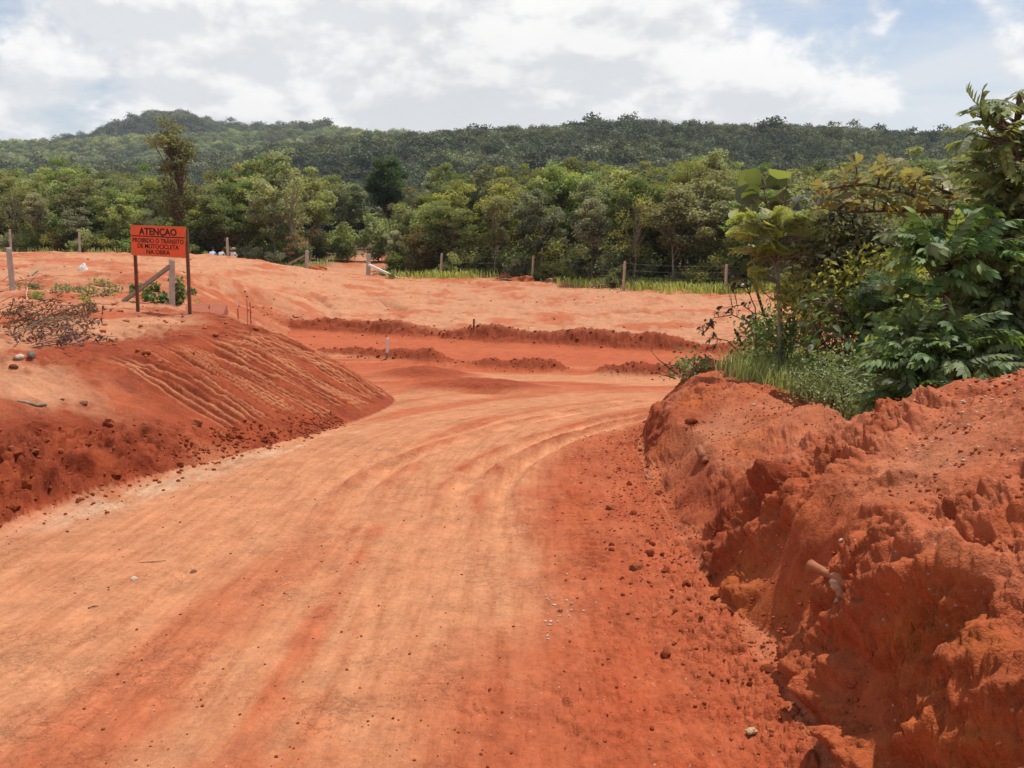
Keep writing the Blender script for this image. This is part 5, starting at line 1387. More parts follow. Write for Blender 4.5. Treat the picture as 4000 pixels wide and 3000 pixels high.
def lone_post(name, label, bx, by, tx, ty, d, wd, mat, rot, group=None, brace=None, brace_mat=None, cat='post'):
    b, t, g = post_ends(bx, by, tx, ty, d)
    e = empty(name, g)
    mb = MB(); square_post(mb, b - g, t - g, wd, rot); mb.build('post', mat, e, False)
    if brace:
        (ax, ay, ad), (cx_, cy_, cd_), bw = brace
        p0, p1 = np.array(W(ax, ay, ad)), np.array(W(cx_, cy_, cd_))
        p1[2] = min(p1[2], seat(p1[0], p1[1]) + .04); p1 = p1 + (p1 - p0) / np.linalg.norm(p1 - p0) * .25
        m2 = MB(); dvec = p1 - p0; q_ = Vector(dvec).to_track_quat('Z', 'Y')
        m2.box((p0 + p1) / 2 - g, (bw, bw, float(np.linalg.norm(dvec))), q_); m2.build('brace', brace_mat or M_BEAM, e, False)
    return tag(e, label, cat, group)
lone_post('fence_post', 'grey concrete fence post near the left edge beside the dead brushwood', 50, 1137, 33, 966, 31, .165, M_CONC, .75)
lone_post('corner_post', 'concrete corner post with a slanting timber brace behind the orange sign', 672, 1188, 671, 1013, 30, .16, M_CONC, .80, brace=((664, 1040, 30), (488, 1153, 30.5), .125))
lone_post('fence_post', 'small far concrete post at the left end of the wood edge', 43, 970, 38, 895, 65, .15, M_CONC, .6)
lone_post('fence_post', 'small far concrete post at the wood edge left of the orange sign', 312, 989, 309, 905, 65, .15, M_CONC, .6)
lone_post('marker_peg', 'short yellowish wooden peg just left of the orange sign board', 499.5, 986, 498.5, 962, 62, .07, M_STAKE, .3, cat='peg')
lone_post('fence_post', 'thin concrete post standing among the seated workers', 890, 1001, 887, 928, 62.5, .14, M_CONC, .7)
lone_post('gate_post', 'thick concrete gate post left of the sandy track with a slanting timber brace', 1198.6, 1050, 1198.6, 978, 65, .24, M_CONC, .5, brace=((1192, 997, 65), (1104, 1037, 65), .14))
lone_post('gate_post', 'thick concrete gate post right of the sandy track with a fallen white rail', 1438, 1080, 1441, 991, 64, .26, M_CONC, .6, brace=((1440, 1034, 63.8), (1546, 1077, 63), .15), brace_mat=M_WHITE)
# wire fence on the right
def wire_fence():
    P_ = [(1720.5, 1075, 1726, 989, 63), (2079, 1089, 2084, 998, 61.5), (2435, 1128, 2441, 1020, 53.5), (2833, 1137, 2838, 1032, 51.5), (3274, 1144, 3279, 1058, 50), (3800, 1150, 3803, 1066, 49)]
    ends = [post_ends(*p) for p in P_]
    e = empty('wire_fence', ends[2][2])
    for (b, t, g) in ends:
        mb = MB(); square_post(mb, b - ends[2][2], t - ends[2][2], .125, .75); mb.build('post', M_CONCD, e, False)
    for f in (.93, .70, .48, .26):
        pts = []
        for (b0, t0, g0), (b1, t1, g1) in zip(ends[:-1], ends[1:]):
            a = g0 + (t0 - g0) * f; c_ = g1 + (t1 - g1) * f
            for k in range(6):
                u = k / 6
                pts.append(a * (1 - u) + c_ * u - np.array((0, 0, .10 * math.sin(math.pi * u))))
        pts.append(ends[-1][2] + (ends[-1][1] - ends[-1][2]) * f)
        mb = MB(); mb.tube(np.array(pts) - ends[2][2], .0045, 4); mb.build('wire', M_WIRE, e)
    tag(e, 'wire fence on slim concrete posts along the grassy edge right of the track', 'fence')
wire_fence()

# orange warning sign
def sign():
    TL, TR, BL, BR = (np.array(W(*p)) for p in ((514.5, 880.5, 22), (725.6, 888, 21.25), (514.5, 994, 22), (724.7, 1005.7, 21.25)))
    ux = TR - TL; wid = np.linalg.norm(ux); ux /= wid
    uz = (TL - BL); hei = np.linalg.norm(uz); nz = np.cross(ux, uz); nz /= np.linalg.norm(nz); uz = np.cross(nz, ux)     # nz points at the camera
    if nz[1] > 0: nz = -nz
    cen = (TL + TR + BL + BR) / 4
    bl, br = GG(517.6, 1216), GG(719.7, 1234)
    gb = (np.array(bl) + np.array(br)) / 2
    e = empty('warning_sign', gb)
    R3 = Matrix((Vector(ux), Vector(uz), Vector(nz))).transposed()
    M4 = Matrix.Translation(Vector(cen - gb)) @ R3.to_4x4()
    mb = MB(); mb.box((0, 0, 0), (wid, hei, .022)); o = mb.build('board', M_SIGN, e, False); o.matrix_basis = M4
    fr = MB(); t_ = .022
    for c_, s_ in (((0, hei / 2 + .004, 0), (wid + .03, t_, .034)), ((0, -hei / 2 - .004, 0), (wid + .03, t_, .034)), ((wid / 2 + .004, 0, 0), (t_, hei - .02, .030)), ((-wid / 2 - .004, 0, 0), (t_, hei - .02, .030))):
        fr.box(c_, s_)
    f_ = fr.build('rim', plain_mat('sign_rim', (.55, .20, .08), .7, .2, 8, .2), o, False)
    rule = MB(); rule.box((0, hei * (.5 - .35), .0135), (wid * .985, hei * .035, .005)); rule.build('rule', M_BLACK, o, False)
    for txt, w_, base, cap in (('ATENÇAO', .70, .295, .225), ('PROIBIDO O TRÂNSITO', .945, .565, .150), ('DE MOTOCICLETA', .765, .755, .150), ('NA OBRA', .435, .945, .150)):
        cu = bpy.data.curves.new('lettering', 'FONT'); cu.body = txt; cu.size = 1.0; cu.extrude = .002; cu.offset = .028 if txt == 'ATENÇAO' else .012; cu.align_x = 'CENTER'
        cu.resolution_u = 3
        tmp = bpy.data.objects.new('lettering', cu); COL.objects.link(tmp)
        bpy.context.view_layer.update()
        me = bpy.data.meshes.new_from_object(tmp.evaluated_get(bpy.context.evaluated_depsgraph_get()))
        COL.objects.unlink(tmp); bpy.data.objects.remove(tmp)
        co = np.empty(len(me.vertices) * 3, np.float32); me.vertices.foreach_get('co', co); co = co.reshape(-1, 3)
        xs = (wid * w_) / (co[:, 0].max() - co[:, 0].min()); capH = .70
        co[:, 0] = (co[:, 0] - (co[:, 0].max() + co[:, 0].min()) / 2) * xs
        co[:, 1] = co[:, 1] * (hei * cap / capH) + hei * (.5 - base)
        co[:, 2] = co[:, 2] + .0145
        me.vertices.foreach_set('co', co.ravel()); me.update(); me.materials.clear(); me.materials.append(M_BLACK); me.name = 'lettering'
        l_ = link('lettering', me, o); l_['label'] = 'black painted words ' + txt
    for g_, top, sx in ((bl, TL, .02), (br, TR, -.02)):
        mb = MB(); b = np.array(g_) - (0, 0, .4); tt_ = np.array(top) + ux * sx - nz * .045 - uz * .01
        b[:2] = tt_[:2] + (np.array(g_)[:2] - tt_[:2]) * .35
        b[2] = seat(b[0], b[1]) - .35
        square_post(mb, b - gb, tt_ - gb, .075, .1); mb.build('post', M_SPOST, e, False)
    tag(e, 'orange warning sign with black lettering on two brown posts on the left bank', 'sign')
sign()

# survey stakes
def stake(name, label, bx, by, tx, ty, d, wd, bands, rot=.4):
    b, t, g = post_ends(bx, by, tx, ty, d, .2)
    e = empty(name, g)
    n = len(bands)
    zb = g + (g - t) / np.linalg.norm(g - t) * .25
    prev = zb
    for i, (f, m, nm) in enumerate(bands):
        nx = g + (t - g) * f
        mb = MB()
        c, s = math.cos(rot), math.sin(rot); V = []
        for p in (prev, nx):
            V += [p - g + np.array((c * x - s * y, s * x + c * y, 0)) * wd / 2 for x, y in ((-1, -.6), (1, -.6), (1, .6), (-1, .6))]
        mb.add(V, [(0, 1, 5, 4), (1, 2, 6, 5), (2, 3, 7, 6), (3, 0, 4, 7), (4, 5, 6, 7), (3, 2, 1, 0)]); mb.build(nm, m, e, False); prev = nx
    return tag(e, label, 'stake')
p = GG(1511, 1398)
stake('survey_stake', 'white painted survey stake standing on the near windrow of the side road', 1511, 1401, 1515, 1321, p.y, .085, [(.28, M_STAKE, 'bare_foot'), (1, M_WHITE, 'painted_top')])
p = GG(1850, 1300)
stake('survey_stake', 'dark brown stake just beyond the far windrow', 1850.6, 1307, 1851.5, 1246, p.y + .15, .065, [(1, M_STAKED, 'shaft')])
stake('ranging_stake', 'thin red and white banded stake on the crest of the raked slope', 928.3, 1218, 926.6, 1169.6, 25.0, .028, [(.40, M_WHITE, 'white_band'), (.78, M_REDP, 'red_band'), (1, M_WHITE, 'white_band')])
s_ = stake('survey_stake', 'thin pale stake with a pink tape tag right of the banded stake', 963, 1218, 964, 1172, 25.2, .022, [(1, M_STAKE, 'shaft')])
pt = W(968.5, 1211, 25.15) - s_.location
mb = MB(); mb.box(pt, (.055, .012, .07)); mb.build('tape_tag', M_PINK, s_, False)
stake('survey_stake', 'thin dark stake beside the pink-tagged one', 977, 1217, 976, 1180, 25.4, .024, [(1, M_STAKED, 'shaft')])

# cracked slab half buried below the sandy rise
def slab():
    b = W(800, 1212, 27.5); b.z = seat(b.x, b.y)
    e = empty('broken_slab', b)
    dd_ = lambda y: 27.5 + (1213 - y) / 40 * 2.2
    for poly in ([(724, 1176), (818, 1175), (812, 1190), (818, 1200), (802, 1216), (722, 1214)], [(826, 1175), (886, 1177), (872, 1215), (810, 1217), (825, 1201), (818, 1190)]):
        mb = MB(); n = len(poly)
        Fr = [np.array(W(x, y, dd_(y))) - np.array(b) - np.array((0, 0, .10)) for x, y in poly]; Bk = [v + np.array((.0, .10, -.30)) for v in Fr]
        mb.add(Fr + Bk, [(0, i, i + 1) for i in range(1, n - 1)] + [(n, n + i + 1, n + i) for i in range(1, n - 1)])
        mb.add(Fr + Bk, [(i, n + i, n + (i + 1) % n, (i + 1) % n) for i in range(n)])
        mb.build('slab_piece', M_SLAB, e, False)
    tag(e, 'cracked flat red-brown slab half buried right of the sign', 'slab')
slab()

# white sack
def sack():
    b = GG(322, 1056)
    rng = np.random.default_rng(8)
    bm = bmesh.new(); bmesh.ops.create_icosphere(bm, subdivisions=3, radius=1)
    for v in bm.verts:
        x, y, z = v.co
        k = max(0.12, 1 - 0.62 * max(z, 0))
        v.co = Vector((x * .27 * k ** .6 + .10 * max(z, 0) ** 2, y * .2 * k ** .6, max(z, -.15) * .34 + .05 - .10 * max(0, -x) * max(z, 0))) * (1 + .16 * float(fbm(np.array([x * 2.2]), np.array([y * 2.2]), np.array([z * 2.2]), 3, seed=9)[0]))
    me = bpy.data.meshes.new('plastic_sack'); bm.to_mesh(me); bm.free(); me.materials.append(M_SACK)
    o = link('plastic_sack', me); o.location = b + Vector((0, 0, -.02))
    tag(o, 'crumpled white plastic sack lying on the sand left of the sign', 'sack')
sack()

# stones and clods: jagged lumps
def lump_mesh(name, seed, mat, flat=.75, sub=2, rough=.45):
    bm = bmesh.new(); bmesh.ops.create_icosphere(bm, subdivisions=sub, radius=1)
    co = np.array([v.co for v in bm.verts])
    n = fbm(co[:, 0] * 1.3 + seed * 3.1, co[:, 1] * 1.3, co[:, 2] * 1.3, 3, .6, seed=seed)
    for v, k in zip(bm.verts, n):
        v.co = Vector((v.co.x, v.co.y * .85, v.co.z * flat)) * (1 + rough * float(k) * 1.6)
    me = bpy.data.meshes.new(name); bm.to_mesh(me); bm.free(); me.materials.append(mat)
    return me
CL = [lump_mesh('soil_clod', s, M_CLOD) for s in range(6)] + [lump_mesh('soil_clod', 20 + s, M_CLODP) for s in range(2)]
def lump(name, me, p, s, label, cat, rng, group=None, sinkf=.3):
    o = link(name, me); o.location = (p[0], p[1], p[2] + s * (.55 - sinkf) * .6); o.scale = (s, s * rng.uniform(.8, 1.1), s * rng.uniform(.75, 1.05))
    o.rotation_euler = (rng.uniform(-.5, .5), rng.uniform(-.5, .5), rng.uniform(0, 6.28))
    return tag(o, label, cat, group)
rng = np.random.default_rng(5)
for px, py, sp, lab, m in ((327, 1580, 17, 'rounded dark red stone on the sandy shelf of the left bank, right of two', M_STONE), (243, 1564, 11, 'small pointed dark red stone on the sandy shelf of the left bank', M_STONE),
                           (122, 1388, 19, 'blocky grey stone below the dead brushwood on the left bank', M_GREYST), (80, 1398, 20, 'flat cream stone at the left edge below the brushwood', M_STONEP),
                           (55, 1435, 17, 'red stone bedded in the pale eroded bank at the left edge', M_STONE), (525, 2264, 14, 'flat pale stone lying on the road at left', M_STONEP), (755, 2235, 15, 'pale-topped red stone lying on the road near the left', M_STONE),
                           (2945, 1583, 9, 'pale stone on top of the right-hand bank', M_STONEP), (3762, 1572, 11, 'pale rounded stone on the ridge of the spoil pile', M_STONEP), (3285, 2113, 11, 'flat cream stone lying on the bank face above the roots', M_STONEP)):
    q_ = GG(px, py)
    lump('stone', lump_mesh('stone', int(px), m, .7, 2, .3), q_, sp * q_.y / F, lab, 'stone', rng)
for px, py, sp, lab in ((2535, 2165, 22, 'round soil clod on the loose strip, upper of the two below the bank'), (2602, 2232, 26, 'largest flat soil clod on the loose strip below the bank'), (2530, 2117, 14, 'small soil clod above the round one on the loose strip'),
                        (100, 1700 + 200, 30, 'big dark soil clod in the rubble at the left edge'), (58, 1985, 24, 'low dark soil clod at the foot of the left rubble'), (700, 1820, 20, 'soil clod at the road edge of the left rubble'), (330, 1790, 22, 'dark soil clod in the middle of the left rubble'),
                        (2700, 1650, 26, 'clod at the corner of the right-hand bank'), (3080, 1960, 40, 'massive rounded clod bulging from the right-hand bank face'), (2255, 1325, 9, 'clod sitting on the crest of the far windrow'), (1540, 1398, 9, 'clod right of the white survey stake'), (1478, 1392, 10, 'clod left of the white survey stake')):
    q_ = GG(px, py)
    lump('soil_clod', CL[int(rng.integers(6))], q_, sp * q_.y / F, lab, 'clod', rng)
# the many middle-sized clods of the two rubble strips
for zone, n, lab, grp, smin, smax in (('L', 60, 'loose red soil clod in the rubble along the left edge of the road', 'clods of the left rubble', .035, .11), ('R', 48, 'loose red soil clod below the right-hand bank', 'clods below the right-hand bank', .018, .06)):
    k = 0
    while k < n:
        if zone == 'L':
            y = rng.uniform(7.8, 15.0); x = np.interp(y, [6, 8.9, 11.5, 14.2, 16.6], [-6.0, -5.45, -4.6, -3.6, -3.0]) - rng.normal(max(.1, .9 - .11 * (y - 8)), max(.12, .45 - .05 * (y - 8)))
            if rng.random() < (y - 8) / 9: continue
        else:
            y = rng.uniform(4.6, 13.5); x = np.interp(y, [3, 7, 9, 11, 12.8, 14.3], [1.6, 1.65, 1.74, 1.8, 1.93, 2.22]) - abs(rng.normal(.0, .45)) + .12
        s = smin + (smax - smin) * rng.random() ** 2.2
        lump('soil_clod', CL[int(rng.integers(len(CL)))], (x, y, seat(x, y)), s, lab, 'clod', rng, grp)
        k += 1
# crumbs too many to count
def crumbs(label, gen, n, smin, smax, mat, seed):
    rng = np.random.default_rng(seed)
    base = []
    for s in range(3):
        bm = bmesh.new(); bmesh.ops.create_icosphere(bm, subdivisions=1, radius=1)
        r_ = np.random.default_rng(s)
        base.append((np.array([v.co for v in bm.verts]) * (1 + r_.uniform(-.22, .22, (len(bm.verts), 1))), np.array([[v.index for v in f.verts] for f in bm.faces]))); bm.free()
    mb = MB(); k = 0
    while k < n:
        x, y = gen(rng)
        s = smin + (smax - smin) * rng.random() ** 3
        V, Fc = base[int(rng.integers(3))]
        a = rng.uniform(0, 6.28); ca, sa = math.cos(a), math.sin(a)
        R_ = np.array(((ca, -sa, 0), (sa, ca, 0), (0, 0, 1)))
        mb.add((V * s * np.array((1, .8, .7))) @ R_.T + (x, y, seat(x, y) + s * .25), Fc); k += 1
    o = mb.build('soil_crumbs', mat, None, True)
    return tag(o, label, 'soil', kind='stuff')
def gR(r):
    y = r.uniform(4.2, 15) ; return np.interp(y, [3, 7, 9, 11, 12.8, 14.3], [1.6, 1.65, 1.74, 1.8, 1.93, 2.22]) - abs(r.normal(0, .55)) + .25, y
def gB(r):
    y = 4.0 + 9.5 * r.random() ** 1.3; return np.interp(y, [3, 7, 9, 11, 12.8, 14.3], [1.6, 1.65, 1.74, 1.8, 1.93, 2.22]) + r.uniform(0, 2.6), y
def gL(r):
    y = 7 + 9 * r.random() ** 1.2; s_ = max(.12, .62 - .055 * (y - 7)); return np.interp(y, [6, 8.9, 11.5, 14.2, 16.6], [-6.0, -5.45, -4.6, -3.6, -3.0]) - r.normal(s_, s_ * .8), y
def gRoad(r):
    y = 4 + 14 * r.random() ** 1.6; return r.uniform(-.95, 0.30) * (y * .62) * .95, y
crumbs('fine red soil crumbs strewn along the foot of the right-hand bank', gR, 2600, .004, .022, M_CLOD2, 1)
crumbs('red soil crumbs and gravel covering the right-hand bank and spoil', gB, 5000, .004, .020, M_CLOD2, 2)
crumbs('broken red soil crumbs along the left rubble strip', gL, 2400, .008, .040, M_CLOD, 3)
def gRow(line, wdt):
    ln = np.array(line)
    def f(r):
        k = r.uniform(0, len(ln) - 1.001); i = int(k); q_ = ln[i] * (1 - (k - i)) + ln[i + 1] * (k - i)
        return q_[0] + r.normal(0, wdt), q_[1] + r.normal(0, wdt)
    return f
crumbs('broken red clods along the far windrow', gRow([p for p in FAR_ROW if p[0] < 14], .40), 500, .02, .07, M_CLODD, 7)
crumbs('broken red clods along the near windrow', gRow(NEAR_ROW, .34), 350, .02, .06, M_CLODD, 8)
crumbs('broken red clods along the short near windrow', gRow([p for p in NEAR_ROW2 if p[0] < 9], .34), 180, .02, .06, M_CLODD, 9)
def gSand(r):
    y = r.uniform(33, 62); return r.uniform(-.62, .36) * y, y
crumbs('scattered lumps of soil over the sandy slope beyond the junction', gSand, 600, .02, .08, M_CLODP, 10)
crumbs('scattered lumps of soil over the left plateau', lambda r: (r.uniform(-14, -5.5), r.uniform(14, 30)), 500, .02, .09, M_CLODP, 11)
crumbs('small grit scattered over the road', gRoad, 700, .005, .015, M_CLOD, 4)
crumbs('pale gravel grains on the spoil pile', lambda r: (r.uniform(2.8, 5.2), r.uniform(4.5, 9.5)), 900, .006, .018, M_STONEP, 6)
def gWhite(r):
    if r.random() < .55:
        p = GG(r.normal(2190, 50), r.normal(2370, 80)); return p.x, p.y
    p = GG(r.uniform(900, 2100), r.uniform(1750, 2350)); return p.x, p.y
crumbs('small white stone chips pressed into the road', gWhite, 120, .005, .017, plain_mat('white_chips', (.52, .40, .31), .9, .2, 9, .1), 5)

# roots, sticks and dead wood
def rod(name, label, pts, r0, r1, mat, cat='stick', n=8, wob=0.0, seed=0, group=None, lift=0.0):
    P_ = np.array([np.array(p) for p in pts]); g = P_[0].copy()
    k = np.linspace(0, 1, len(P_)); kk = np.linspace(0, 1, max(len(P_) * 4, 8))
    Q = np.stack([np.interp(kk, k, P_[:, i]) for i in range(3)], 1)
    for _ in range(2): Q[1:-1] = (Q[:-2] + 2 * Q[1:-1] + Q[2:]) / 4
    r_ = np.random.default_rng(seed); Q[1:-1] += r_.normal(0, 1, (len(Q) - 2, 3)) * wob
    mb = MB(); rad_ = np.linspace(r0, r1, len(Q)) * (1 + r_.normal(0, .06, len(Q)) + .18 * np.sin(np.linspace(0, 9, len(Q)) + seed))
    mb.tube(Q - g, rad_, n); o = mb.build(name, mat); o.location = g
    return tag(o, label, cat, group)
def along(pts, h=.02):
    """points of a line lying on the bank face, kept in front of the surface"""
    ds = [GG(*p).y for p in pts]; m_ = sorted(ds)[len(ds) // 2]
    ds = [min(d_, m_ + .05) for d_ in ds]; ds = [min(ds[max(i - 1, 0):i + 2]) * .5 + ds[i] * .5 - h for i in range(len(ds))]
    return [np.array(W(x, y, d_)) for (x, y), d_ in zip(pts, ds)]
def on(px, py, h=0.02):
    p = GG(px, py); return np.array((p.x, p.y, p.z + h))
rod('root', 'pale curved root piece lying in a hollow of the right-hand bank', along([(3262, 2262), (3290, 2318), (3272, 2365), (3245, 2410), (3232, 2455)]), .036, .022, M_ROOT, 'root', 9, .004, 1)
rod('root', 'thick soil-covered root lying slantwise above the pale curved one', along([(3165, 2208), (3240, 2245), (3300, 2270), (3375, 2300)]), .036, .018, M_ROOTD, 'root', 9, .005, 2)
rod('log_end', 'short log end with dark cut face sticking out of the bank corner', along([(2730, 1752), (2745, 1780), (2756, 1806)], .0), .055, .05, M_ROOTD, 'log', 10, .003, 3)
rod('stick', 'pale stick propped on the sand at the upper left', [on(113, 1081, .03), on(145, 1064, .10), on(176, 1049, .25)], .035, .025, M_DRY, 'stick', 6, .003, 4)
rod('stick', 'curved dead branch lying below the pale eroded bank at left', [on(70, 1572, .02), on(110, 1583, .03), on(150, 1592, .03), on(178, 1588, .03)], .022, .03, M_DRY, 'stick', 6, .002, 5)
rod('stick', 'brown stick lying on the bare soil right of the dead brushwood', [on(215, 1283, .03), on(245, 1279, .05), on(272, 1277, .04)], .02, .03, M_BARK, 'stick', 6, .003, 6)
rod('stick', 'pale bleached stick end standing among weeds at the left', [on(108, 1175, .0), on(102, 1160, .05), on(110, 1143, .18)], .03, .02, M_ROOT, 'stick', 6, .003, 7)
rod('stick', 'thin stick lying across the top of the right-hand bank', [on(3105, 1560, .03), on(3135, 1572, .04), on(3175, 1588, .03)], .012, .008, M_BARK, 'stick', 6, .003, 8)
rod('twig', 'small dark twig lying on the road at left', [on(345, 2378, .008), on(365, 2374, .012), on(385, 2370, .008)], .006, .004, M_BARK, 'twig', 5, .001, 9)
rod('twig', 'thin dark twig lying on the road towards the middle left', [on(545, 2199, .006), on(600, 2198, .01), on(648, 2192, .006)], .004, .003, M_BARK, 'twig', 5, .001, 10)
rod('twig', 'short dry twig on the loose strip below the bank', [on(2520, 1860, .02), on(2535, 1875, .03), on(2560, 1880, .02)], .008, .005, M_DRY, 'twig', 5, .001, 11)
# broken branches hanging out of the bank corner
c0 = np.array(W(2610, 1570, 14.6))
for i, (a_, b_, r_, lab) in enumerate((((2625, 1560), (2512, 1650), .022, 'longest broken branch jutting left out of the bank corner'), ((2620, 1580), (2530, 1610), .014, 'short broken branch jutting left above the others at the bank corner'),
                                     ((2615, 1600), (2540, 1655), .012, 'thin broken branch under the longest one at the bank corner'), ((2600, 1700), (2545, 1665), .02, 'stub of a root at the foot of the bank corner'))):
    rod('broken_branch', lab, [np.array(W(*a_, 14.75)), np.array(W((a_[0] + b_[0]) / 2, (a_[1] + b_[1]) / 2 + 6, 14.45)), np.array(W(*b_, 14.2))], r_, r_ * .6, M_BARK, 'branch', 6, .006, 20 + i)
for i, (pts, lab) in enumerate((([(2650, 1465), (2600, 1430), (2560, 1390), (2538, 1366)], 'bare twig rising leftwards from the bank corner'), ([(2640, 1480), (2590, 1465), (2530, 1448)], 'bare twig reaching low to the left of the bank corner'),
                                ([(2650, 1440), (2620, 1425), (2590, 1420)], 'short bare twig in front of the little round-leaved bush'))):
    rod('bare_twig', lab, [np.array(W(x, y, 14.8)) for x, y in pts], .011, .004, M_BARKD, 'twig', 5, .006, 30 + i)
rod('dead_stem', 'dark broken stem leaning left in the grass below the arching twigs', [np.array(W(2900, 1350, 15.1)), np.array(W(2885, 1315, 15.1)), np.array(W(2868, 1285, 15.1))], .03, .022, M_BARKD, 'stem', 6, .004, 40)
rod('dry_branch', 'long pale dry branch slanting across the bushes right of the sapling', [np.array(W(3730, 1015, 9.4)), np.array(W(3830, 960, 9.3)), np.array(W(3900, 940, 9.3)), np.array(W(4020, 925, 9.3))], .012, .006, M_DRY, 'branch', 6, .004, 41)
# brushwood along the fence
for i, (px, py, d, lab) in enumerate(((1990, 1042, 61, 'low heap of cut branches by the fence right of the first wire fence post'), (2330, 1100, 55.5, 'low heap of cut branches left of the third wire fence post'))):
    x = W(px, py, d).x; z = seat(x, d); e = empty('branch_heap', (x, d, z)); r_ = np.random.default_rng(i)
    for k in range(9):
        a = r_.uniform(0, 3.14); L = r_.uniform(.6, 1.5); c_ = r_.normal(0, .5, 3) * (1.2, .5, 0); q_ = np.array((math.cos(a), math.sin(a) * .6, r_.uniform(-.05, .2))) * L / 2
        mb = MB(); mb.tube([c_ - q_ + (0, 0, .12), c_ + r_.normal(0, .06, 3) + (0, 0, .22), c_ + q_ + (0, 0, .16)], [.05, .045, .03], 6); mb.build('branch', M_DRY if k % 2 else M_BARK, e)
    tag(e, lab, 'branches')
# dead brushwood with brown leaves at the left edge
def brush(name, label, box, n, seed, leaves=6, h=.35):
    r_ = np.random.default_rng(seed)
    x0, x1, y0, y1 = box
    g = GG((x0 + x1) / 2, (y0 + y1) / 2); e = empty(name, g)
    lv = MB()
    for k in range(n):
        a = GG(r_.uniform(x0, x1), r_.uniform(y0, y1)); L = r_.uniform(.5, 1.5); an = r_.normal(0, .45) + (0 if r_.random() < .7 else 1.2)
        dirv_ = np.array((math.cos(an), math.sin(an), r_.uniform(-.05, .25)))
        p0 = np.array(a) + (0, 0, .04); p1 = p0 + dirv_ * L
        p1[2] = max(p1[2], seat(p1[0], p1[1]) + .03 + r_.uniform(0, h))
        m_ = (p0 + p1) / 2 + r_.normal(0, .07, 3) + (0, 0, .08)
        mb = MB(); mb.tube(np.array([p0, m_, p1]) - np.array(g), [r_.uniform(.006, .015), .008, .003], 5, cap=False); mb.build('branch', M_BARK if r_.random() < .6 else M_DRY, e)
        nl = int(leaves * r_.uniform(.4, 1.6))
        if nl:
            f = r_.uniform(.2, 1, (nl, 1)); c_ = p0 * (1 - f) + p1 * f + r_.normal(0, .05, (nl, 3)) - (0, 0, .03)
            leaf_cloud(lv, c_ - np.array(g), .13, .045, r_, up=-.3, fold=.4)
    lf = lv.build('dry_leaves', M_DRYLEAF, e, False); lf['kind'] = 'stuff'
    tag(e, label, 'brushwood')
brush('brushwood', 'heap of dead brushwood with withered brown leaves at the left edge', (-60, 200, 1190, 1290), 26, 1, 18, .22)
brush('brushwood', 'strip of withered brushwood along the lip of the left bank', (20, 240, 1315, 1365), 12, 2, 16, .1)
brush('brushwood', 'few dry twigs around the left concrete post', (0, 140, 1085, 1150), 6, 3, 6, .2)
# weeds on the left plateau
def weed(name, label, blobs, n, L, Wd, mat, seed, h=.25, cat='weeds'):
    r_ = np.random.default_rng(seed)
    g = GG(*blobs[0][:2]); e = empty(name, g); st, lv = MB(), MB()
    for (px, py, rp) in blobs:
        c_ = GG(px, py); R_ = rp * c_.y / F
        for k in range(max(n // len(blobs) // 7, 2)):
            b = np.array((c_.x + r_.normal(0, R_ * .6), c_.y + r_.normal(0, R_ * .8), 0)); b[2] = seat(b[0], b[1])
            t_ = b + r_.normal(0, .07, 3) * (1, 1, 0) + (0, 0, r_.uniform(.4, 1) * h)
            st.tube(np.array([b - (0, 0, .03), t_]) - np.array(g), [.006, .003], 4, .4, cap=False)
            f = r_.uniform(.15, 1.05, (7, 1)); leaf_cloud(lv, b * (1 - f) + t_ * f + r_.normal(0, .05, (7, 3)) - np.array(g), L, Wd, r_, up=.5)
    st.build('stems', M_BARK, e)['kind'] = 'stuff'; f_ = lv.build('leaves', mat, e, False); f_['kind'] = 'stuff'
    tag(e, label, cat)
weed('weed_patch', 'low green weeds right of the left concrete post', [(125, 1130, 26), (148, 1132, 20)], 160, .12, .06, LM_GREEN, 1)
weed('weed_patch', 'bright green weeds on the ground below the left concrete post', [(140, 1160, 22), (158, 1172, 14)], 150, .12, .06, LM_BRIGHT, 2)
weed('weed_patch', 'grey-green spreading weeds left of the sign', [(235, 1142, 22), (265, 1138, 26), (300, 1140, 20)], 260, .14, .06, LM_GREY, 3, .3)
weed('weed_patch', 'taller bright weeds in the row just left of the sign', [(390, 1120, 16), (350, 1150, 24), (400, 1152, 26), (440, 1140, 26)], 340, .13, .07, LM_GREEN, 4, .35)
weed('creeper', 'round-leaved green creeper spreading between the sign posts', [(530, 1140, 16), (560, 1165, 26), (600, 1170, 30), (635, 1180, 22), (600, 1140, 14)], 330, .19, .16, LM_GREEN, 5, .3, 'creeper')
weed('creeper', 'leafy green vine climbing behind the corner post', [(695, 1188, 10), (705, 1186, 10), (690, 1190, 8)], 260, .2, .16, LM_GREEN, 6, 1.0, 'creeper')
weed('weed_sprig', 'little green sprig right of the sign', [(748, 1150, 10)], 60, .16, .1, LM_GREEN, 7, .3, 'weeds')
weed('weed_sprig', 'thin yellow-green sprig in front of the cracked slab', [(772, 1207, 8)], 40, .13, .05, LM_BRIGHT, 8, .3, 'weeds')
weed('weed_sprig', 'single upright green sprig on the bank left of the sign', [(335, 1190, 6)], 45, .14, .08, LM_BRIGHT, 9, .35, 'weeds')
weed('weed_patch', 'weeds at the foot of the right gate post', [(1500, 1078, 12), (1540, 1086, 14), (1590, 1080, 14)], 200, .2, .12, LM_GREEN, 10, .6)
weed('weed_patch', 'dry grey tuft on the slope left of the sign', [(360, 1215, 20)], 90, .12, .03, LM_RUSTY, 11, .2)
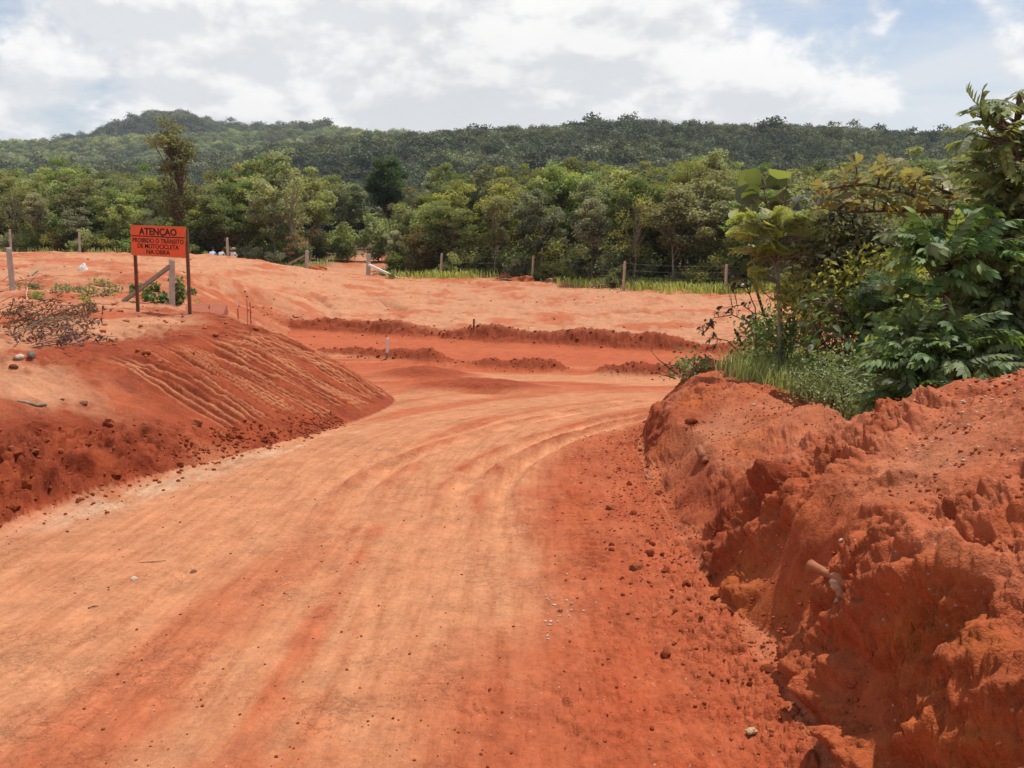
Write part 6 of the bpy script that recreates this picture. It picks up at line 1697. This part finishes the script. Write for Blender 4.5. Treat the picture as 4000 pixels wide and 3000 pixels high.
# heap of soil behind the left gate post, and one by the fence
for i, (px, d, s, lab) in enumerate(((1232, 66.5, .75, 'small heap of red soil right behind the left gate post'), (2035, 60.6, .7, 'small heap of red soil left of the second wire fence post'), (1975, 62, .6, 'low heap of red soil under the cut branches by the fence'))):
    x = W(px, 1040, d).x
    me = lump_mesh('soil_heap', 60 + i, M_CLODP, .7, 4, .35); o = link('soil_heap', me); o.location = (x, d, seat(x, d) - .05); o.scale = (s * 1.2, s, s * .9)
    tag(o, lab, 'soil heap')
# crumpled brown packet on the road
def packet():
    p = GG(2935, 2862)
    mb = MB(); n = 6
    gx, gy = np.meshgrid(np.linspace(-.5, .5, n), np.linspace(-.5, .5, n)); r_ = np.random.default_rng(3)
    zt = .012 + .014 * (1 - (2 * gx) ** 2) * (1 - (2 * gy) ** 2) + r_.normal(0, .002, gx.shape)
    T_ = np.stack([gx * .062, gy * .042, zt], -1).reshape(-1, 3); B_ = T_ * (1, 1, 0)
    ii = np.arange(n * n).reshape(n, n); q_ = np.stack([ii[:-1, :-1], ii[:-1, 1:], ii[1:, 1:], ii[1:, :-1]], -1).reshape(-1, 4)
    rim = list(ii[0]) + list(ii[1:, -1]) + list(ii[-1, :-1][::-1]) + list(ii[1:-1, 0][::-1])
    V = np.concatenate([T_, B_]); m_ = n * n
    mb.add(V, q_); mb.F.append(np.array([t for a, b in zip(rim, rim[1:] + rim[:1]) for t in ((a, m_ + a, m_ + b), (a, m_ + b, b))], np.int32))
    o = mb.build('packet', plain_mat('packet_card', (.42, .29, .15), .6, .3, 20, .15), None, False); o.location = p + Vector((0, 0, .004)); o.rotation_euler = (0, 0, .35)
    tag(o, 'small crumpled tan packet lying on the road near the bottom right', 'packet')
packet()

# ------------------------------------------------------------------ three workers sitting at the edge of the wood, backs turned
def person(px, py_top, d, shirt, label, hair_col, hat=None, lean=.25, turn=0.0):
    top = W(px, py_top, d)
    z0 = seat(top.x, d)
    e = empty('person', (top.x, d, z0), turn)
    # local frame: +Y is where the person looks (away from the camera)
    J = {'pel': (0, 0, .12), 'wai': (0, .03, .27), 'che': (0, .03 + lean * .25, .47), 'nec': (0, .04 + lean * .5, .62), 'hd0': (0, .06 + lean * .6, .70), 'hd1': (0, .07 + lean * .68, .80), 'hd2': (0, .06 + lean * .7, .87)}
    Rr = {'pel': .15, 'wai': .135, 'che': .155, 'nec': .058, 'hd0': .075, 'hd1': .095, 'hd2': .07}
    E = [('pel', 'wai'), ('wai', 'che'), ('che', 'nec'), ('nec', 'hd0'), ('hd0', 'hd1'), ('hd1', 'hd2')]
    for s, n in ((-1, 'l'), (1, 'r')):
        J.update({'sh' + n: (s * .17, .03 + lean * .3, .545), 'el' + n: (s * .25, .18 + lean * .2, .34), 'wr' + n: (s * .15, .40, .42), 'ha' + n: (s * .09, .47, .44),
                  'hi' + n: (s * .10, .08, .10), 'kn' + n: (s * .16, .42, .40), 'an' + n: (s * .13, .62, .07), 'to' + n: (s * .14, .80, .04)})
        Rr.update({'sh' + n: .075, 'el' + n: .05, 'wr' + n: .034, 'ha' + n: .04, 'hi' + n: .10, 'kn' + n: .065, 'an' + n: .045, 'to' + n: .04})
        E += [('che', 'sh' + n), ('sh' + n, 'el' + n), ('el' + n, 'wr' + n), ('wr' + n, 'ha' + n), ('pel', 'hi' + n), ('hi' + n, 'kn' + n), ('kn' + n, 'an' + n), ('an' + n, 'to' + n)]
    names = list(J)
    me = bpy.data.meshes.new('body'); me.from_pydata([J[k] for k in names], [(names.index(a), names.index(b)) for a, b in E], [])
    o = bpy.data.objects.new('body', me); COL.objects.link(o)
    o.modifiers.new('skin', 'SKIN'); sb = o.modifiers.new('sub', 'SUBSURF'); sb.levels = 2; sb.render_levels = 2
    for i, k in enumerate(names):
        v = me.skin_vertices[0].data[i]; v.radius = (Rr[k], Rr[k]); v.use_root = (k == 'pel')
    bpy.context.view_layer.update()
    bme = bpy.data.meshes.new_from_object(o.evaluated_get(bpy.context.evaluated_depsgraph_get()))
    COL.objects.unlink(o); bpy.data.objects.remove(o)
    mats = [plain_mat('shirt', shirt, .9, .1, 12, .12), plain_mat('trousers', (.06, .065, .08), .9, .1, 12, .2), plain_mat('skin', (.20, .105, .065), .6, .3, 12, .1)]
    bme.materials.clear()
    for m in mats: bme.materials.append(m)
    for p_ in bme.polygons:
        c_ = p_.center
        if c_.z > .635 and abs(c_.x) < .14: k = 2
        elif c_.y > .30 and c_.z > .33 and abs(c_.x) < .21 and c_.z > .405 + .0: k = 2 if c_.y > .36 and c_.z > .40 and abs(c_.x) < .15 else 0
        elif c_.z < .20 or (c_.y > .22 and c_.z < .45 and abs(c_.x) < .24 and not (abs(c_.x) > .2 and c_.y < .3)): k = 1
        else: k = 0
        p_.material_index = k; p_.use_smooth = True
    bme.name = 'body'
    body = link('body', bme, e)
    # hair
    hm = MB(); hc = np.array(J['hd1']) + (0, -.012, .015)
    bm = bmesh.new(); bmesh.ops.create_icosphere(bm, subdivisions=2, radius=1)
    V = np.array([v.co for v in bm.verts]) * (.098, .112, .118); V[:, 2] = np.maximum(V[:, 2], -.06 + .10 * (V[:, 1] > .04))
    hm.add(V + hc, np.array([[v.index for v in f.verts] for f in bm.faces])); bm.free()
    hm.build('hair', plain_mat('hair', hair_col, .8, .2, 20, .2), e)
    if hat:
        t_ = MB(); a = np.linspace(0, 2 * np.pi, 19)[:-1]; prof = [(.21, -.015), (.205, .0), (.115, .01), (.108, .07), (.085, .105), (.0, .112)]
        V = np.concatenate([np.stack([np.cos(a) * r_, np.sin(a) * r_ * 1.1, np.full(18, z_) + (.02 * np.cos(2 * a) if r_ > .15 else 0)], 1) for r_, z_ in prof])
        Fc = [(i * 18 + j, i * 18 + (j + 1) % 18, (i + 1) * 18 + (j + 1) % 18, (i + 1) * 18 + j) for i in range(5) for j in range(18)]
        t_.add(V + np.array(J['hd1']) + (0, 0, .055), Fc); h_ = t_.build('straw_hat', plain_mat('straw', (.50, .32, .12), .9, .1, 30, .2), e)
        b_ = MB(); V = np.concatenate([np.stack([np.cos(a) * .116, np.sin(a) * .1276, np.full(18, z_)], 1) for z_ in (.012, .045)])
        b_.add(V + np.array(J['hd1']) + (0, 0, .055), [(j, (j + 1) % 18, 18 + (j + 1) % 18, 18 + j) for j in range(18)]); b_.build('hat_band', plain_mat('hat_band', (.10, .05, .03), .8), h_)
    return tag(e, label, 'person')
person(825, 968, 63.4, (.36, .50, .72), 'person in a light blue shirt sitting hunched with back turned, leftmost of three', (.015, .012, .010), lean=.75, turn=.1)
person(858, 972, 63.4, (.50, .47, .46), 'person in a grey-white shirt sitting hunched with back turned, middle of three', (.015, .012, .010), lean=.7, turn=-.15)
person(906, 966, 63.2, (.66, .64, .62), 'person in a white shirt and straw hat sitting with back turned, rightmost of three', (.02, .015, .012), hat=True, lean=.25, turn=-.1)

# ------------------------------------------------------------------ the air
def haze():
    V = [(x, y, z) for x in (-2600, 2600) for y in (-300, 2400) for z in (-9, 240)]
    mb = MB(); mb.add(V, [(0, 1, 3, 2), (4, 6, 7, 5), (0, 4, 5, 1), (2, 3, 7, 6), (0, 2, 6, 4), (1, 5, 7, 3)])
    m = bpy.data.materials.new('haze'); m.use_nodes = True; s = NT(m.node_tree)
    v = s.new('ShaderNodeVolumePrincipled', ins={'Color': (.82, .89, 1.0), 'Density': 0.00013})
    s.l.new(v.outputs[0], s.new('ShaderNodeOutputMaterial').inputs['Volume'])
    o = mb.build('haze', m, None, False)
    tag(o, 'thin pale haze over the far hills', 'haze', kind='stuff')
haze()

# ------------------------------------------------------------------ look-alikes of the wood: tell them apart by their order from the left
same = {}
for o in COL.objects:
    if o.parent is None and o.get('category') in ('tree', 'shrub') and o.get('label'): same.setdefault(o['label'], []).append(o)
for lab, os_ in same.items():
    if len(os_) < 2: continue
    os_.sort(key=lambda q: q.location.x / q.location.y)
    words = ['left one of two', 'right one of two'] if len(os_) == 2 else ['leftmost'] + [k + ' from left' for k in ('second', 'third', 'fourth', 'fifth', 'sixth', 'seventh', 'eighth')]
    for o, wd_ in zip(os_, words):
        if len((lab + ' ' + wd_).split()) <= 16: o['label'] = lab + ', ' + wd_
